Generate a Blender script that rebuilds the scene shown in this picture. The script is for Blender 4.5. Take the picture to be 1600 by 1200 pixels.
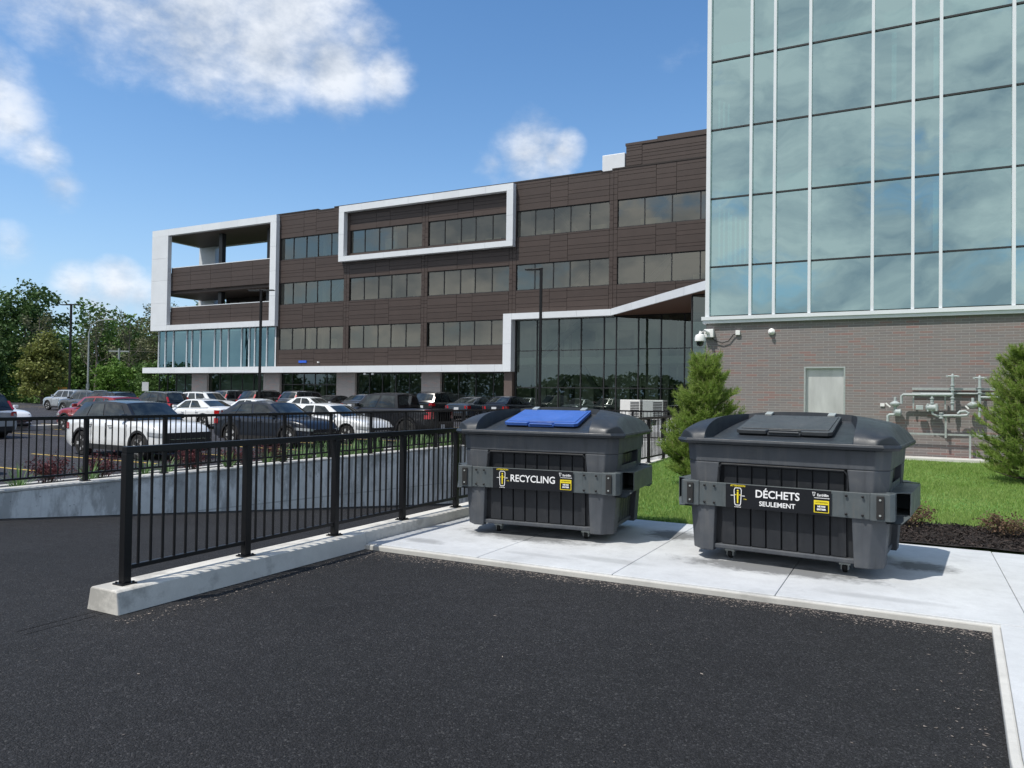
import bpy, bmesh, math, random
import numpy as np
from mathutils import Vector, Matrix, noise as mnoise
R = math.radians; PI = math.pi
for o in list(bpy.data.objects): bpy.data.objects.remove(o)
scene = bpy.context.scene
col = scene.collection
rnd = random.Random(7)

# ------------------------------------------------------------------ camera
YAW, PITCH, ROLL, EYE = R(27.8), R(0.97), 0.0133, 1.70
fw = Vector((-math.sin(YAW) * math.cos(PITCH), math.cos(YAW) * math.cos(PITCH), math.sin(PITCH)))
r0 = Vector((math.cos(YAW), math.sin(YAW), 0)); u0 = r0.cross(fw)
rr = r0 * math.cos(ROLL) + u0 * math.sin(ROLL); uu = u0 * math.cos(ROLL) - r0 * math.sin(ROLL)
cd = bpy.data.cameras.new('camera'); cam = bpy.data.objects.new('camera', cd); col.objects.link(cam)
M3 = Matrix((rr, uu, -fw)).transposed().to_4x4(); M3.translation = Vector((0, 0, EYE))
cam.matrix_world = M3
cd.sensor_width = 36; cd.lens = 1180 / 1600 * 36; cd.clip_start = 0.05; cd.clip_end = 4000
scene.camera = cam
scene.render.resolution_x, scene.render.resolution_y = 1024, 768

# ------------------------------------------------------------------ light
SUN_EL = R(61); SUNV = Vector((-0.50, -0.86, 0)).normalized() * math.cos(SUN_EL) + Vector((0, 0, math.sin(SUN_EL)))
sl = bpy.data.lights.new('sun', 'SUN'); sl.energy = 3.2; sl.angle = R(0.5); sl.color = (1, .955, .88)
sun = bpy.data.objects.new('sun', sl); col.objects.link(sun)
sun.rotation_euler = SUNV.to_track_quat('Z', 'Y').to_euler(); sun.location = (0, 0, 40)
scene.view_settings.view_transform = 'Standard'; scene.view_settings.look = 'None'
scene.view_settings.gamma = 1; scene.view_settings.exposure = 0.48

def px_dir(px, py):
    return (fw * 1180 + rr * (px - 800) - uu * (py - 600)).normalized()

world = bpy.data.worlds.new('World'); scene.world = world; world.use_nodes = True
nt = world.node_tree; nt.nodes.clear(); N = nt.nodes.new; L = nt.links.new
def wm(op, a, b=None, c=None, clamp=False):
    n = N('ShaderNodeMath'); n.operation = op; n.use_clamp = clamp
    for i, v in enumerate((a, b, c)):
        if v is None: continue
        if isinstance(v, (int, float)): n.inputs[i].default_value = v
        else: L(v, n.inputs[i])
    return n.outputs[0]
sky = N('ShaderNodeTexSky'); sky.sky_type = 'NISHITA'; sky.sun_disc = False
sky.sun_elevation = SUN_EL; sky.sun_rotation = math.atan2(SUNV.x, SUNV.y)
sky.air_density = 1.0; sky.dust_density = 0.35; sky.ozone_density = 1.6; sky.altitude = 50
hsv = N('ShaderNodeHueSaturation'); hsv.inputs['Saturation'].default_value = 1.22; hsv.inputs['Value'].default_value = 0.88
L(sky.outputs[0], hsv.inputs['Color'])
tc = N('ShaderNodeTexCoord'); D = tc.outputs['Generated']
sx = N('ShaderNodeSeparateXYZ'); L(D, sx.inputs[0])
def wnoise(scale, detail, rough=0.55, off=(0, 0, 0), stretch=1.6):
    mp = N('ShaderNodeMapping'); mp.inputs['Location'].default_value = off; mp.inputs['Scale'].default_value = (1, 1, stretch)
    L(D, mp.inputs[0]); n = N('ShaderNodeTexNoise'); n.inputs['Scale'].default_value = scale
    n.inputs['Detail'].default_value = detail; n.inputs['Roughness'].default_value = rough
    L(mp.outputs[0], n.inputs['Vector']); return n.outputs[0]
n1 = wnoise(7, 9, .6); n2 = wnoise(7, 9, .6, (0.012, 0.02, -0.035)); nb = wnoise(2.2, 5, .55, (3, 1, 2))
# cloud puffs standing at fixed bearings of the sky: (bearing x, bearing y, angular radius, strength)
puffs = [(130, -40, 130, 1.05), (240, 20, 130, 1.0), (450, 20, 140, 1.1), (880, 235, 40, .8), (190, -10, 120, 1.05), (300, 10, 150, 1.2), (420, 60, 125, 1.15), (520, 105, 95, 1.1), (600, 125, 62, 1.0), (340, -110, 190, 1.1),
         (560, 60, 70, .7), (15, 190, 75, .95), (60, 240, 65, .95), (95, 290, 48, .85), (-40, 150, 90, .95),
         (820, 240, 78, 1.0), (860, 250, 45, .8), (770, 255, 45, .8),
         (120, 450, 48, .85), (180, 452, 52, 1.0), (150, 475, 70, .7), (20, 385, 42, .55), (215, 462, 40, .75), (250, 540, 130, .3),
         (1080, 90, 60, .10)]
mask = None
for (px, py, rad, st) in puffs:
    d = px_dir(px, py)
    vd = N('ShaderNodeVectorMath'); vd.operation = 'DISTANCE'; L(D, vd.inputs[0]); vd.inputs[1].default_value = d
    m = wm('MULTIPLY', wm('SUBTRACT', 1.0, wm('DIVIDE', vd.outputs['Value'], rad / 1180)), st, clamp=True)
    m = wm('POWER', m, 0.6)
    mask = m if mask is None else wm('MAXIMUM', mask, m)
rear = wm('MULTIPLY', sx.outputs[1], -3.0, clamp=True)
rear = wm('MULTIPLY', rear, wm('MULTIPLY_ADD', nb, 3.2, -0.35, clamp=True))
mask = wm('MAXIMUM', mask, wm('MULTIPLY', rear, 0.95))
dens = wm('ADD', wm('MULTIPLY', mask, 1.15), wm('MULTIPLY_ADD', n1, 1.9, -1.20))
cov = N('ShaderNodeMapRange'); cov.interpolation_type = 'SMOOTHSTEP'
rg = wm('MULTIPLY', sx.outputs[1], -6.0, clamp=True)
L(wm('MULTIPLY_ADD', rg, .32, .05), cov.inputs['From Min']); L(wm('MULTIPLY_ADD', rg, -.25, 1.02), cov.inputs['From Max']); L(dens, cov.inputs['Value'])
gate = wm('MULTIPLY', cov.outputs[0], wm('MULTIPLY', mask, 4.0, clamp=True))
gate = wm('MULTIPLY', gate, wm('MULTIPLY', sx.outputs[2], 12.0, clamp=True))
n3 = wnoise(3.1, 8, .6, (5, 2, 1)); n4 = wnoise(3.1, 8, .6, (5.03, 2.05, .93))
big = wm('MULTIPLY', wm('MULTIPLY', wm('SUBTRACT', n3, n4), 3.6), rg)
lit = wm('ADD', wm('MULTIPLY_ADD', wm('SUBTRACT', n1, n2), 3.5, 0.62), big, clamp=True)
thick = wm('MULTIPLY_ADD', dens, -0.16, 1.05, clamp=True)
shade = wm('MULTIPLY', lit, thick)
mc = N('ShaderNodeMix'); mc.data_type = 'RGBA'; L(shade, mc.inputs[0])
mc.inputs[6].default_value = (2.2, 2.6, 3.2, 1); mc.inputs[7].default_value = (5.0, 5.2, 5.5, 1)
# summer haze low over the horizon
hz = N('ShaderNodeMix'); hz.data_type = 'RGBA'; L(wm('POWER', wm('SUBTRACT', 1.0, wm('ABSOLUTE', sx.outputs[2]), clamp=True), 7.0), hz.inputs[0])
L(hsv.outputs[0], hz.inputs[6]); hz.inputs[7].default_value = (2.0, 2.9, 4.3, 1)
mx = N('ShaderNodeMix'); mx.data_type = 'RGBA'; L(wm('MULTIPLY', gate, .93), mx.inputs[0]); L(hz.outputs[2], mx.inputs[6]); L(mc.outputs[2], mx.inputs[7])
bg = N('ShaderNodeBackground'); bg.inputs['Strength'].default_value = 0.14; L(mx.outputs[2], bg.inputs[0])
wo = N('ShaderNodeOutputWorld'); L(bg.outputs[0], wo.inputs[0])

# ------------------------------------------------------------------ materials
class NT:
    def __init__(s, name):
        s.m = bpy.data.materials.new(name); s.m.use_nodes = True; s.t = s.m.node_tree
        s.p = s.t.nodes['Principled BSDF']; s.out = s.t.nodes['Material Output']
        s.tc = s.t.nodes.new('ShaderNodeTexCoord')
    def n(s, kind, **kw):
        n = s.t.nodes.new(kind)
        for k, v in kw.items(): setattr(n, k, v)
        return n
    def l(s, a, b): s.t.links.new(a, b)
    def noise(s, scale, detail=4, rough=.55, vec=None, stretch=None, coord='Object'):
        n = s.n('ShaderNodeTexNoise'); n.inputs['Scale'].default_value = scale; n.inputs['Detail'].default_value = detail
        n.inputs['Roughness'].default_value = rough
        v = vec or s.tc.outputs[coord]
        if stretch:
            mp = s.n('ShaderNodeMapping'); mp.inputs['Scale'].default_value = stretch; s.l(v, mp.inputs[0]); v = mp.outputs[0]
        s.l(v, n.inputs['Vector']); return n.outputs[0]
    def ramp(s, fac, stops):
        r = s.n('ShaderNodeValToRGB'); e = r.color_ramp.elements
        while len(e) > 1: e.remove(e[-1])
        for i, (p, c) in enumerate(stops):
            el = e[0] if i == 0 else e.new(p)
            el.position = p; el.color = (*c, 1) if len(c) == 3 else c
        s.l(fac, r.inputs[0]); return r.outputs[0]
    def mix(s, fac, a, b, mode='MIX'):
        m = s.n('ShaderNodeMix'); m.data_type = 'RGBA'; m.blend_type = mode
        for v, k in ((fac, 0), (a, 6), (b, 7)):
            if isinstance(v, (int, float)): m.inputs[k].default_value = v
            elif isinstance(v, tuple): m.inputs[k].default_value = (*v, 1) if len(v) == 3 else v
            else: s.l(v, m.inputs[k])
        return m.outputs[2]
    def math(s, op, a, b=0.0, c=0.0, clamp=False):
        n = s.n('ShaderNodeMath'); n.operation = op; n.use_clamp = clamp
        for i, v in enumerate((a, b, c)):
            if isinstance(v, (int, float)): n.inputs[i].default_value = v
            else: s.l(v, n.inputs[i])
        return n.outputs[0]
    def bump(s, h, strength=.3, dist=.01):
        b = s.n('ShaderNodeBump'); b.inputs['Strength'].default_value = strength; b.inputs['Distance'].default_value = dist
        s.l(h, b.inputs['Height']); s.l(b.outputs[0], s.p.inputs['Normal'])
    def island(s):
        g = s.n('ShaderNodeNewGeometry'); return g.outputs['Random Per Island']
    def set(s, rough=None, metal=None, spec=None, coat=None):
        if rough is not None: s.p.inputs['Roughness'].default_value = rough
        if metal is not None: s.p.inputs['Metallic'].default_value = metal
        if spec is not None: s.p.inputs['Specular IOR Level'].default_value = spec
        if coat is not None: s.p.inputs['Coat Weight'].default_value = coat; s.p.inputs['Coat Roughness'].default_value = .04

def mottled(name, c, var=.2, scale=3, rough=.6, metal=0, spec=.5, coat=None, bump=0, bscale=60, bdist=.004, island=0, stretch=None):
    t = NT(name); a = tuple(x * (1 - var) for x in c); b = tuple(min(1, x * (1 + var)) for x in c)
    cc = t.ramp(t.noise(scale, 5, .6, stretch=stretch), [(.3, a), (.7, b)])
    if island:
        cc = t.mix(1.0, cc, t.ramp(t.island(), [(0, (1 - island,) * 3), (1, (1 + island,) * 3)]), 'MULTIPLY')
    t.l(cc, t.p.inputs['Base Color']); t.set(rough, metal, spec, coat)
    if bump: t.bump(t.noise(bscale, 3), bump, bdist)
    return t.m

def mat_asphalt(name, base=(.022, .022, .024), grit=(.13, .13, .135)):
    t = NT(name); O = t.tc.outputs['Object']
    big = t.noise(.45, 5, .6); mid = t.noise(6, 5, .65)
    def stones(scale):
        v = t.n('ShaderNodeTexVoronoi'); v.inputs['Scale'].default_value = scale; t.l(O, v.inputs['Vector'])
        vc = t.n('ShaderNodeSeparateColor'); t.l(v.outputs['Color'], vc.inputs[0]); return v.outputs['Distance'], vc.outputs[0]
    d1, r1 = stones(95); d2, r2 = stones(200)
    k = lambda f: tuple(x * f for x in base)
    c = t.ramp(r1, [(0, k(.35)), (.45, k(.8)), (.8, k(1.5)), (.93, k(2.6)), (1, grit)])
    c2 = t.ramp(r2, [(0, k(.3)), (.5, k(.8)), (.85, k(1.6)), (1, k(4.2))])
    c = t.mix(.5, c, c2)
    c = t.mix(1.0, c, t.ramp(big, [(.3, (.78,) * 3), (.7, (1.22,) * 3)]), 'MULTIPLY')
    c = t.mix(1.0, c, t.ramp(mid, [(.3, (.82,) * 3), (.75, (1.25,) * 3)]), 'MULTIPLY')
    pale = t.noise(1.7, 9, .8)
    c = t.mix(t.ramp(pale, [(.62, (0,) * 3), (.74, (.22,) * 3)]), c, (.07, .068, .066))
    t.l(c, t.p.inputs['Base Color']); t.set(.85, 0, .3)
    h = t.math('ADD', t.math('MULTIPLY', d1, -1.0), t.math('MULTIPLY', d2, -.5))
    t.bump(h, 1.0, .009); return t.m

def mat_concrete(name, c, stain=.5, vert=False, broom=None, pits=False, spots=()):
    t = NT(name)
    big = t.noise(1.1, 6, .65); mid = t.noise(7, 6, .7); fine = t.noise(90, 3)
    a = t.ramp(big, [(.3, tuple(x * .86 for x in c)), (.7, tuple(min(1, x * 1.08) for x in c))])
    a = t.mix(t.ramp(mid, [(.42, (0,) * 3), (.8, (.5,) * 3)]), a, tuple(x * .72 for x in c))
    a = t.mix(t.ramp(fine, [(.5, (0,) * 3), (.8, (.4,) * 3)]), a, tuple(x * .75 for x in c))
    if stain:
        st = t.noise(1.5, 7, .7, stretch=(1, 1, .35) if vert else None)
        e0 = .47 if vert else .54
        a = t.mix(t.ramp(st, [(e0, (0,) * 3), (e0 + .09, (stain,) * 3)]), a, tuple(x * .38 for x in c))
        if vert:
            sz = t.n('ShaderNodeSeparateXYZ'); t.l(t.tc.outputs['Object'], sz.inputs[0])
            rim_ = t.math('MULTIPLY', t.ramp(t.math('MULTIPLY_ADD', sz.outputs[2], .6, t.math('MULTIPLY_ADD', mid, .5, -.15)), [(0.0, (0,) * 3), (.14, (1,) * 3)]), t.ramp(t.noise(1.3, 5, .7), [(.46, (0,) * 3), (.56, (.6,) * 3)]))
            a = t.mix(rim_, a, tuple(x * .3 for x in c))
            seamz = t.math('ABSOLUTE', t.math('ADD', sz.outputs[2], t.math('MULTIPLY_ADD', sz.outputs[1], .033, .23)))
            a = t.mix(t.ramp(t.math('ADD', seamz, t.math('MULTIPLY', mid, .03)), [(.018, (.6,) * 3), (.034, (0,) * 3)]), a, tuple(x * .35 for x in c))
    if vert:
        dr = t.noise(9, 4, .6, stretch=(1, 1, .08)); a = t.mix(t.ramp(dr, [(.52, (0,) * 3), (.75, (.38,) * 3)]), a, tuple(x * .55 for x in c))
    if pits:
        v = t.n('ShaderNodeTexVoronoi'); v.inputs['Scale'].default_value = 7; t.l(t.tc.outputs['Object'], v.inputs['Vector'])
        k = t.ramp(v.outputs['Distance'], [(.05, (.8,) * 3), (.1, (0,) * 3)])
        vs = t.n('ShaderNodeSeparateColor'); t.l(v.outputs['Color'], vs.inputs[0])
        k = t.math('MULTIPLY', k, t.ramp(vs.outputs[0], [(.45, (0,) * 3), (.5, (1,) * 3)]))
        a = t.mix(k, a, tuple(x * .3 for x in c))
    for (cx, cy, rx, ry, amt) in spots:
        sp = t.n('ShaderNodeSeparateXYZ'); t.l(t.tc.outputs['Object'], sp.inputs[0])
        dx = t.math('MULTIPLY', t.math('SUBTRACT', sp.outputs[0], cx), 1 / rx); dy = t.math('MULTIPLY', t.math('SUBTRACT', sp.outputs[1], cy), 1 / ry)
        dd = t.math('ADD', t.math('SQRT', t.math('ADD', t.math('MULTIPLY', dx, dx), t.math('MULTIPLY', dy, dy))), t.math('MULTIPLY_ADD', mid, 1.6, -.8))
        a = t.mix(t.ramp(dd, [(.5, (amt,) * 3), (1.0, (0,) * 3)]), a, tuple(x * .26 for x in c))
    t.l(a, t.p.inputs['Base Color']); t.set(.85, 0, .3)
    h = fine
    if broom:
        bn = t.noise(60, 3, .6, stretch=broom); h = t.math('ADD', fine, bn)
    t.bump(h, .35, .004); return t.m

def mat_brick(name, c1, c2, mortar, w=.30, h=.067):
    t = NT(name)
    sp = t.n('ShaderNodeSeparateXYZ'); t.l(t.tc.outputs['Object'], sp.inputs[0])
    cb = t.n('ShaderNodeCombineXYZ'); t.l(t.math('ADD', sp.outputs[0], sp.outputs[1]), cb.inputs[0]); t.l(sp.outputs[2], cb.inputs[1])
    b = t.n('ShaderNodeTexBrick'); b.inputs['Scale'].default_value = 1; b.inputs['Brick Width'].default_value = w
    b.inputs['Row Height'].default_value = h; b.inputs['Mortar Size'].default_value = .0055; b.inputs['Mortar Smooth'].default_value = .1
    b.inputs['Color1'].default_value = (0, 0, 0, 1); b.inputs['Color2'].default_value = (1, 1, 1, 1); b.inputs['Mortar'].default_value = (.5, .5, .5, 1)
    b.offset = .42; b.offset_frequency = 2
    t.l(cb.outputs[0], b.inputs['Vector'])
    mid = tuple((x + y) / 2 for x, y in zip(c1, c2))
    brick = t.ramp(b.outputs['Color'], [(0, c1), (.35, mid), (.6, (mid[0] * .85, mid[1] * .9, mid[2] * .95)), (.82, c2), (1, (c2[0] * 1.15, c2[1] * .82, c2[2] * .8))])
    brick = t.mix(t.ramp(t.noise(45, 4), [(.35, (0,) * 3), (.75, (.5,) * 3)]), brick, tuple(x * .7 for x in mid))
    brick = t.mix(t.ramp(t.noise(.6, 4), [(.4, (0,) * 3), (.7, (.35,) * 3)]), brick, tuple(x * 1.15 for x in mid))
    a = t.mix(b.outputs['Fac'], brick, mortar)
    t.l(a, t.p.inputs['Base Color']); t.set(.85, 0, .3)
    t.bump(t.math('MULTIPLY', b.outputs['Fac'], -1.0), .6, .006); return t.m

def mat_glass(name, refl, tint, gtint=(1, 1, 1), rough=.0, wob=.0):
    t = NT(name); t.t.nodes.remove(t.p)
    g = t.n('ShaderNodeBsdfGlossy'); g.inputs['Color'].default_value = (*gtint, 1); g.inputs['Roughness'].default_value = rough
    tr = t.n('ShaderNodeBsdfTransparent'); tr.inputs['Color'].default_value = (*tint, 1)
    f = t.n('ShaderNodeFresnel'); f.inputs['IOR'].default_value = 1.5
    fac = t.math('MULTIPLY_ADD', f.outputs[0], 1 - refl, refl, True)
    if wob:
        b = t.n('ShaderNodeBump'); b.inputs['Strength'].default_value = wob; b.inputs['Distance'].default_value = .02
        t.l(t.noise(.9, 2), b.inputs['Height']); t.l(b.outputs[0], g.inputs['Normal'])
    m = t.n('ShaderNodeMixShader'); t.l(fac, m.inputs[0]); t.l(tr.outputs[0], m.inputs[1]); t.l(g.outputs[0], m.inputs[2])
    t.l(m.outputs[0], t.out.inputs[0]); return t.m

def mat_leaf(name, a, b, c, trans=.25):
    t = NT(name); cc = t.ramp(t.island(), [(0, a), (.5, b), (1, c)])
    cl = t.noise(.55, 2); cc = t.mix(t.ramp(cl, [(.4, (0,) * 3), (.65, (.45,) * 3)]), cc, c)
    t.l(cc, t.p.inputs['Base Color']); t.set(.6, 0, .3)
    tl = t.n('ShaderNodeBsdfTranslucent'); t.l(cc, tl.inputs['Color'])
    m = t.n('ShaderNodeMixShader'); m.inputs[0].default_value = trans
    t.l(t.p.outputs[0], m.inputs[1]); t.l(tl.outputs[0], m.inputs[2]); t.l(m.outputs[0], t.out.inputs[0]); return t.m

M = {}
M['asphalt'] = mat_asphalt('asphalt', (.0165, .0165, .0178), (.10, .10, .10))
M['asphalt_lot'] = mat_asphalt('asphalt_lot', (.036, .036, .042), (.12, .12, .12))
M['pad'] = mat_concrete('pad_concrete', (.54, .555, .565), .16, broom=(30, .6, 1), spots=((.12, 8.6, .36, .30, .9), (-2.5, 9.0, .42, .36, .9), (-4.0, 7.95, 1.0, .32, .9), (-1.2, 7.72, 1.1, .30, .9), (-4.85, 7.12, .34, .14, .5), (-2.7, 7.25, .5, .13, .3), (-.2, 7.05, .6, .10, .25), (-3.4, 7.1, .5, .08, .2), (1.6, 8.4, .3, .2, .15)))  # spots: wet stains, and shade under the bins painted into the pad colour
M['pad_edge'] = mat_concrete('pad_edge_concrete', (.55, .54, .505), .3)
M['curb'] = mat_concrete('curb_concrete', (.62, .60, .55), .55)
M['wall_conc'] = mat_concrete('wall_concrete', (.74, .76, .76), .7, vert=True, pits=True)
M['brick'] = mat_brick('brick', (.205, .195, .196), (.228, .184, .172), (.30, .29, .284))
M['brick_grey'] = mat_brick('brick_grey', (.28, .265, .26), (.33, .30, .29), (.38, .36, .35), .4, .1)
M['brown'] = mottled('brown_cladding', (.058, .042, .036), .08, 1.5, .5, 0, .4, island=.07)
M['brown_dark'] = mottled('joint_dark', (.026, .020, .018), .1, 2, .8)
M['white_metal'] = mottled('white_panel', (.68, .71, .74), .04, .8, .38, 0, .5, island=.04)
M['soffit'] = mottled('soffit_wood', (.12, .06, .04), .15, 2, .6, stretch=(1, 12, 1))
M['soffit_grey'] = mottled('soffit_brown', (.10, .075, .065), .1, 2, .6)
M['frame_dark'] = mottled('window_frame_dark', (.02, .021, .022), .1, 3, .45)
M['glass_main'] = mat_glass('office_glass', .22, (.58, .58, .50), (.70, .66, .55), 0, .05)
M['glass_entry'] = mat_glass('entry_glass', .15, (.58, .66, .58), (.58, .66, .62), 0, .05)
M['glass_strip'] = mat_glass('strip_glass', .38, (.22, .42, .44), (.42, .64, .68), 0, .05)
M['glass_teal'] = mat_glass('teal_glass', .60, (.30, .55, .52), (.58, .765, .72), 0, .06)
M['interior'] = mottled('interior_wall', (.30, .30, .27), .1, .5, .8)
M['interior_teal'] = mottled('interior_tower', (.30, .36, .35), .2, .5, .8)
M['ceiling'] = mottled('interior_ceiling', (.42, .42, .39), .05, .5, .8)
M['brace'] = mottled('brace_grey', (.09, .10, .10), .1, 2, .5)
M['blind'] = mottled('blind_white', (.75, .8, .8), .05, 4, .7)
M['black_metal'] = mottled('black_powder_coat', (.006, .006, .007), .15, 8, .42, 0, .35)
M['galv'] = mottled('galvanised', (.40, .43, .42), .12, 14, .45, .35)
M['steel_panel'] = mottled('stainless_panel', (.60, .60, .59), .16, 3.5, .42, .45, stretch=(1, 1, .25))
M['pipe'] = mottled('pipe_grey_paint', (.36, .40, .40), .12, 12, .45)
M['white_plastic'] = mottled('white_plastic', (.75, .75, .74), .04, 6, .4)
M['charcoal'] = mottled('bin_plastic_grey', (.070, .076, .085), .12, 3, .5, 0, .35, bump=.15, bscale=260, bdist=.001)
M['panel_dark'] = mottled('bin_panel_dark', (.022, .023, .027), .14, 3, .45, 0, .4, bump=.1, bscale=260, bdist=.001)
M['lid_dark'] = mottled('bin_lid_dark', (.032, .038, .046), .12, 2.5, .42, 0, .4, bump=.2, bscale=240, bdist=.001)
M['band'] = mottled('bin_steel_band', (.105, .122, .125), .1, 5, .42, .25, .4)
M['sign_black'] = mottled('sign_black', (.010, .011, .014), .08, 5, .35)
M['sign_white'] = mottled('sign_white', (.82, .82, .82), .02, 5, .5)
M['sign_yellow'] = mottled('sign_yellow', (.78, .62, .02), .03, 5, .5)
M['lid_blue'] = mottled('bin_flap_blue', (.035, .11, .42), .08, 4, .38, 0, .45)
M['rubber'] = mottled('rubber', (.014, .014, .014), .2, 12, .7)
M['tyre'] = mottled('tyre', (.018, .018, .018), .15, 12, .75)
M['rim'] = mottled('alloy', (.50, .51, .52), .1, 8, .35, .2)
M['rim_dark'] = mottled('alloy_dark', (.05, .05, .05), .1, 8, .3, .6)
M['trim'] = mottled('car_trim', (.018, .018, .019), .1, 8, .5)
M['chrome'] = mottled('bright_trim', (.6, .6, .6), .05, 8, .15, .9)
M['seam'] = mottled('seam_dark', (.008, .008, .008), .05, 8, .8)
cg = NT('car_glass'); cg.p.inputs['Base Color'].default_value = (.012, .017, .018, 1); cg.set(.04, 0, .6, .15)
cg.l(cg.ramp(cg.noise(2.5, 2), [(.4, (.008, .011, .012)), (.7, (.035, .045, .046))]), cg.p.inputs['Base Color']); M['car_glass'] = cg.m
M['lamp_clear'] = mottled('headlamp', (.55, .58, .6), .1, 12, .12, .3, .8, 1)
M['lamp_red'] = mottled('tail_lamp', (.42, .010, .012), .1, 12, .15, 0, .6, 1)
M['lamp_amber'] = mottled('side_marker', (.7, .2, .02), .1, 12, .2)
M['plate'] = mottled('plate_blank', (.6, .62, .65), .05, 12, .4)
def grimy(name, c, rough, metal=0, scuff=(.16, .155, .145), amt=.5):
    t = NT(name); a = t.ramp(t.noise(3, 5, .6), [(.3, tuple(x * .85 for x in c)), (.7, tuple(x * 1.15 for x in c))])
    dust = t.noise(4.5, 8, .75); drip = t.noise(14, 5, .65, stretch=(1, 1, .07)); scr = t.noise(30, 6, .8, stretch=(.12, .12, 1.6))
    a = t.mix(t.ramp(dust, [(.50, (0,) * 3), (.72, (amt * .55,) * 3)]), a, scuff)
    a = t.mix(t.ramp(drip, [(.54, (0,) * 3), (.70, (amt * .6,) * 3)]), a, scuff)
    a = t.mix(t.ramp(drip, [(.30, (amt,) * 3), (.42, (0,) * 3)]), a, tuple(x * .5 for x in c))
    a = t.mix(t.ramp(scr, [(.66, (0,) * 3), (.72, (amt * .7,) * 3)]), a, tuple(min(1, x * 1.4) for x in scuff))
    t.l(a, t.p.inputs['Base Color']); t.set(rough, metal, .35)
    t.l(t.ramp(dust, [(.35, (rough - .08,) * 3), (.7, (rough + .2,) * 3)]), t.p.inputs['Roughness'])
    t.bump(t.noise(240, 3), .15, .001); return t.m
M['charcoal'] = grimy('bin_plastic_grey', (.070, .077, .088), .5, amt=.38)
M['panel_dark'] = grimy('bin_panel_dark', (.020, .022, .026), .45, scuff=(.07, .07, .07), amt=.4)
M['lid_dark'] = grimy('bin_lid_dark', (.028, .034, .042), .42, scuff=(.09, .09, .09), amt=.35)
M['flap_grey'] = grimy('bin_flap_grey', (.050, .056, .062), .45, scuff=(.12, .12, .12), amt=.35)
M['band'] = grimy('bin_steel_band', (.098, .115, .122), .42, .2, scuff=(.17, .15, .13), amt=.4)
M['lid_blue'] = grimy('bin_flap_blue', (.045, .115, .38), .42, scuff=(.12, .2, .45), amt=.35)
def paint(name, c, metal=0.0, rough=.28): return mottled(name, c, .03, 1, rough, metal, .5, 1.0 if max(c) > .05 else .35)
PAINT = dict(white=paint('paint_white', (.74, .76, .77)), navy=paint('paint_navy', (.014, .019, .030), .2), black=paint('paint_black', (.010, .010, .011)),
             red=paint('paint_red', (.28, .012, .016), .2), silver=paint('paint_silver', (.42, .45, .48), .4, .32), grey=paint('paint_grey', (.09, .095, .10), .4),
             blue=paint('paint_blue_grey', (.055, .075, .10), .4), green=paint('paint_green', (.02, .04, .035), .3))
M['yellow_line'] = mottled('yellow_line', (.55, .38, .08), .25, 12, .8)
M['mulch_base'] = mottled('mulch_base', (.018, .013, .011), .4, 14, .95, bump=.8, bscale=40, bdist=.02)
M['chip'] = mottled('mulch_chips', (.03, .022, .019), .3, 20, .9, island=.7)
M['soil'] = mottled('soil', (.05, .042, .033), .3, 6, .95, bump=.6, bscale=30, bdist=.02)
M['turf'] = mottled('turf', (.09, .19, .035), .35, 6, .95, bump=.5, bscale=50, bdist=.02)
M['field'] = mottled('field', (.06, .09, .03), .35, .15, .95)
M['blade'] = mat_leaf('grass_blades', (.16, .27, .045), (.22, .34, .07), (.31, .40, .13), .4)
M['needle'] = mat_leaf('pine_needles', (.14, .21, .035), (.22, .33, .06), (.35, .44, .12), .42)
M['candle'] = mat_leaf('pine_candles', (.22, .24, .08), (.28, .27, .12), (.2, .22, .07), .1)
M['bark'] = mottled('bark', (.10, .08, .065), .3, 8, .9, bump=.6, bscale=20, bdist=.02)
M['bark_grey'] = mottled('bark_grey', (.17, .15, .13), .3, 8, .9)
M['leaf_dark'] = mat_leaf('leaf_dark_green', (.035, .075, .022), (.055, .11, .03), (.085, .15, .045))
M['leaf_mid'] = mat_leaf('leaf_green', (.06, .12, .026), (.09, .17, .04), (.13, .22, .06))
M['leaf_olive'] = mat_leaf('leaf_olive', (.13, .16, .035), (.18, .21, .05), (.24, .26, .08))
M['leaf_dull'] = mat_leaf('leaf_dull_green', (.09, .105, .055), (.13, .15, .075), (.18, .19, .10))
M['leaf_bright'] = mat_leaf('leaf_bright_green', (.07, .15, .02), (.10, .20, .03), (.15, .26, .05))
M['barberry'] = mat_leaf('leaf_purple', (.05, .014, .02), (.09, .022, .028), (.14, .045, .045))
M['spirea'] = mat_leaf('leaf_bronze', (.12, .055, .045), (.16, .085, .06), (.13, .12, .05))
M['daylily'] = mat_leaf('leaf_strappy', (.10, .20, .06), (.16, .28, .10), (.25, .36, .17), .3)
M['stone_chip'] = mottled('loose_stone', (.21, .18, .155), .3, 20, .9, island=.5)
M['lamp_head'] = M['black_metal']

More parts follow.
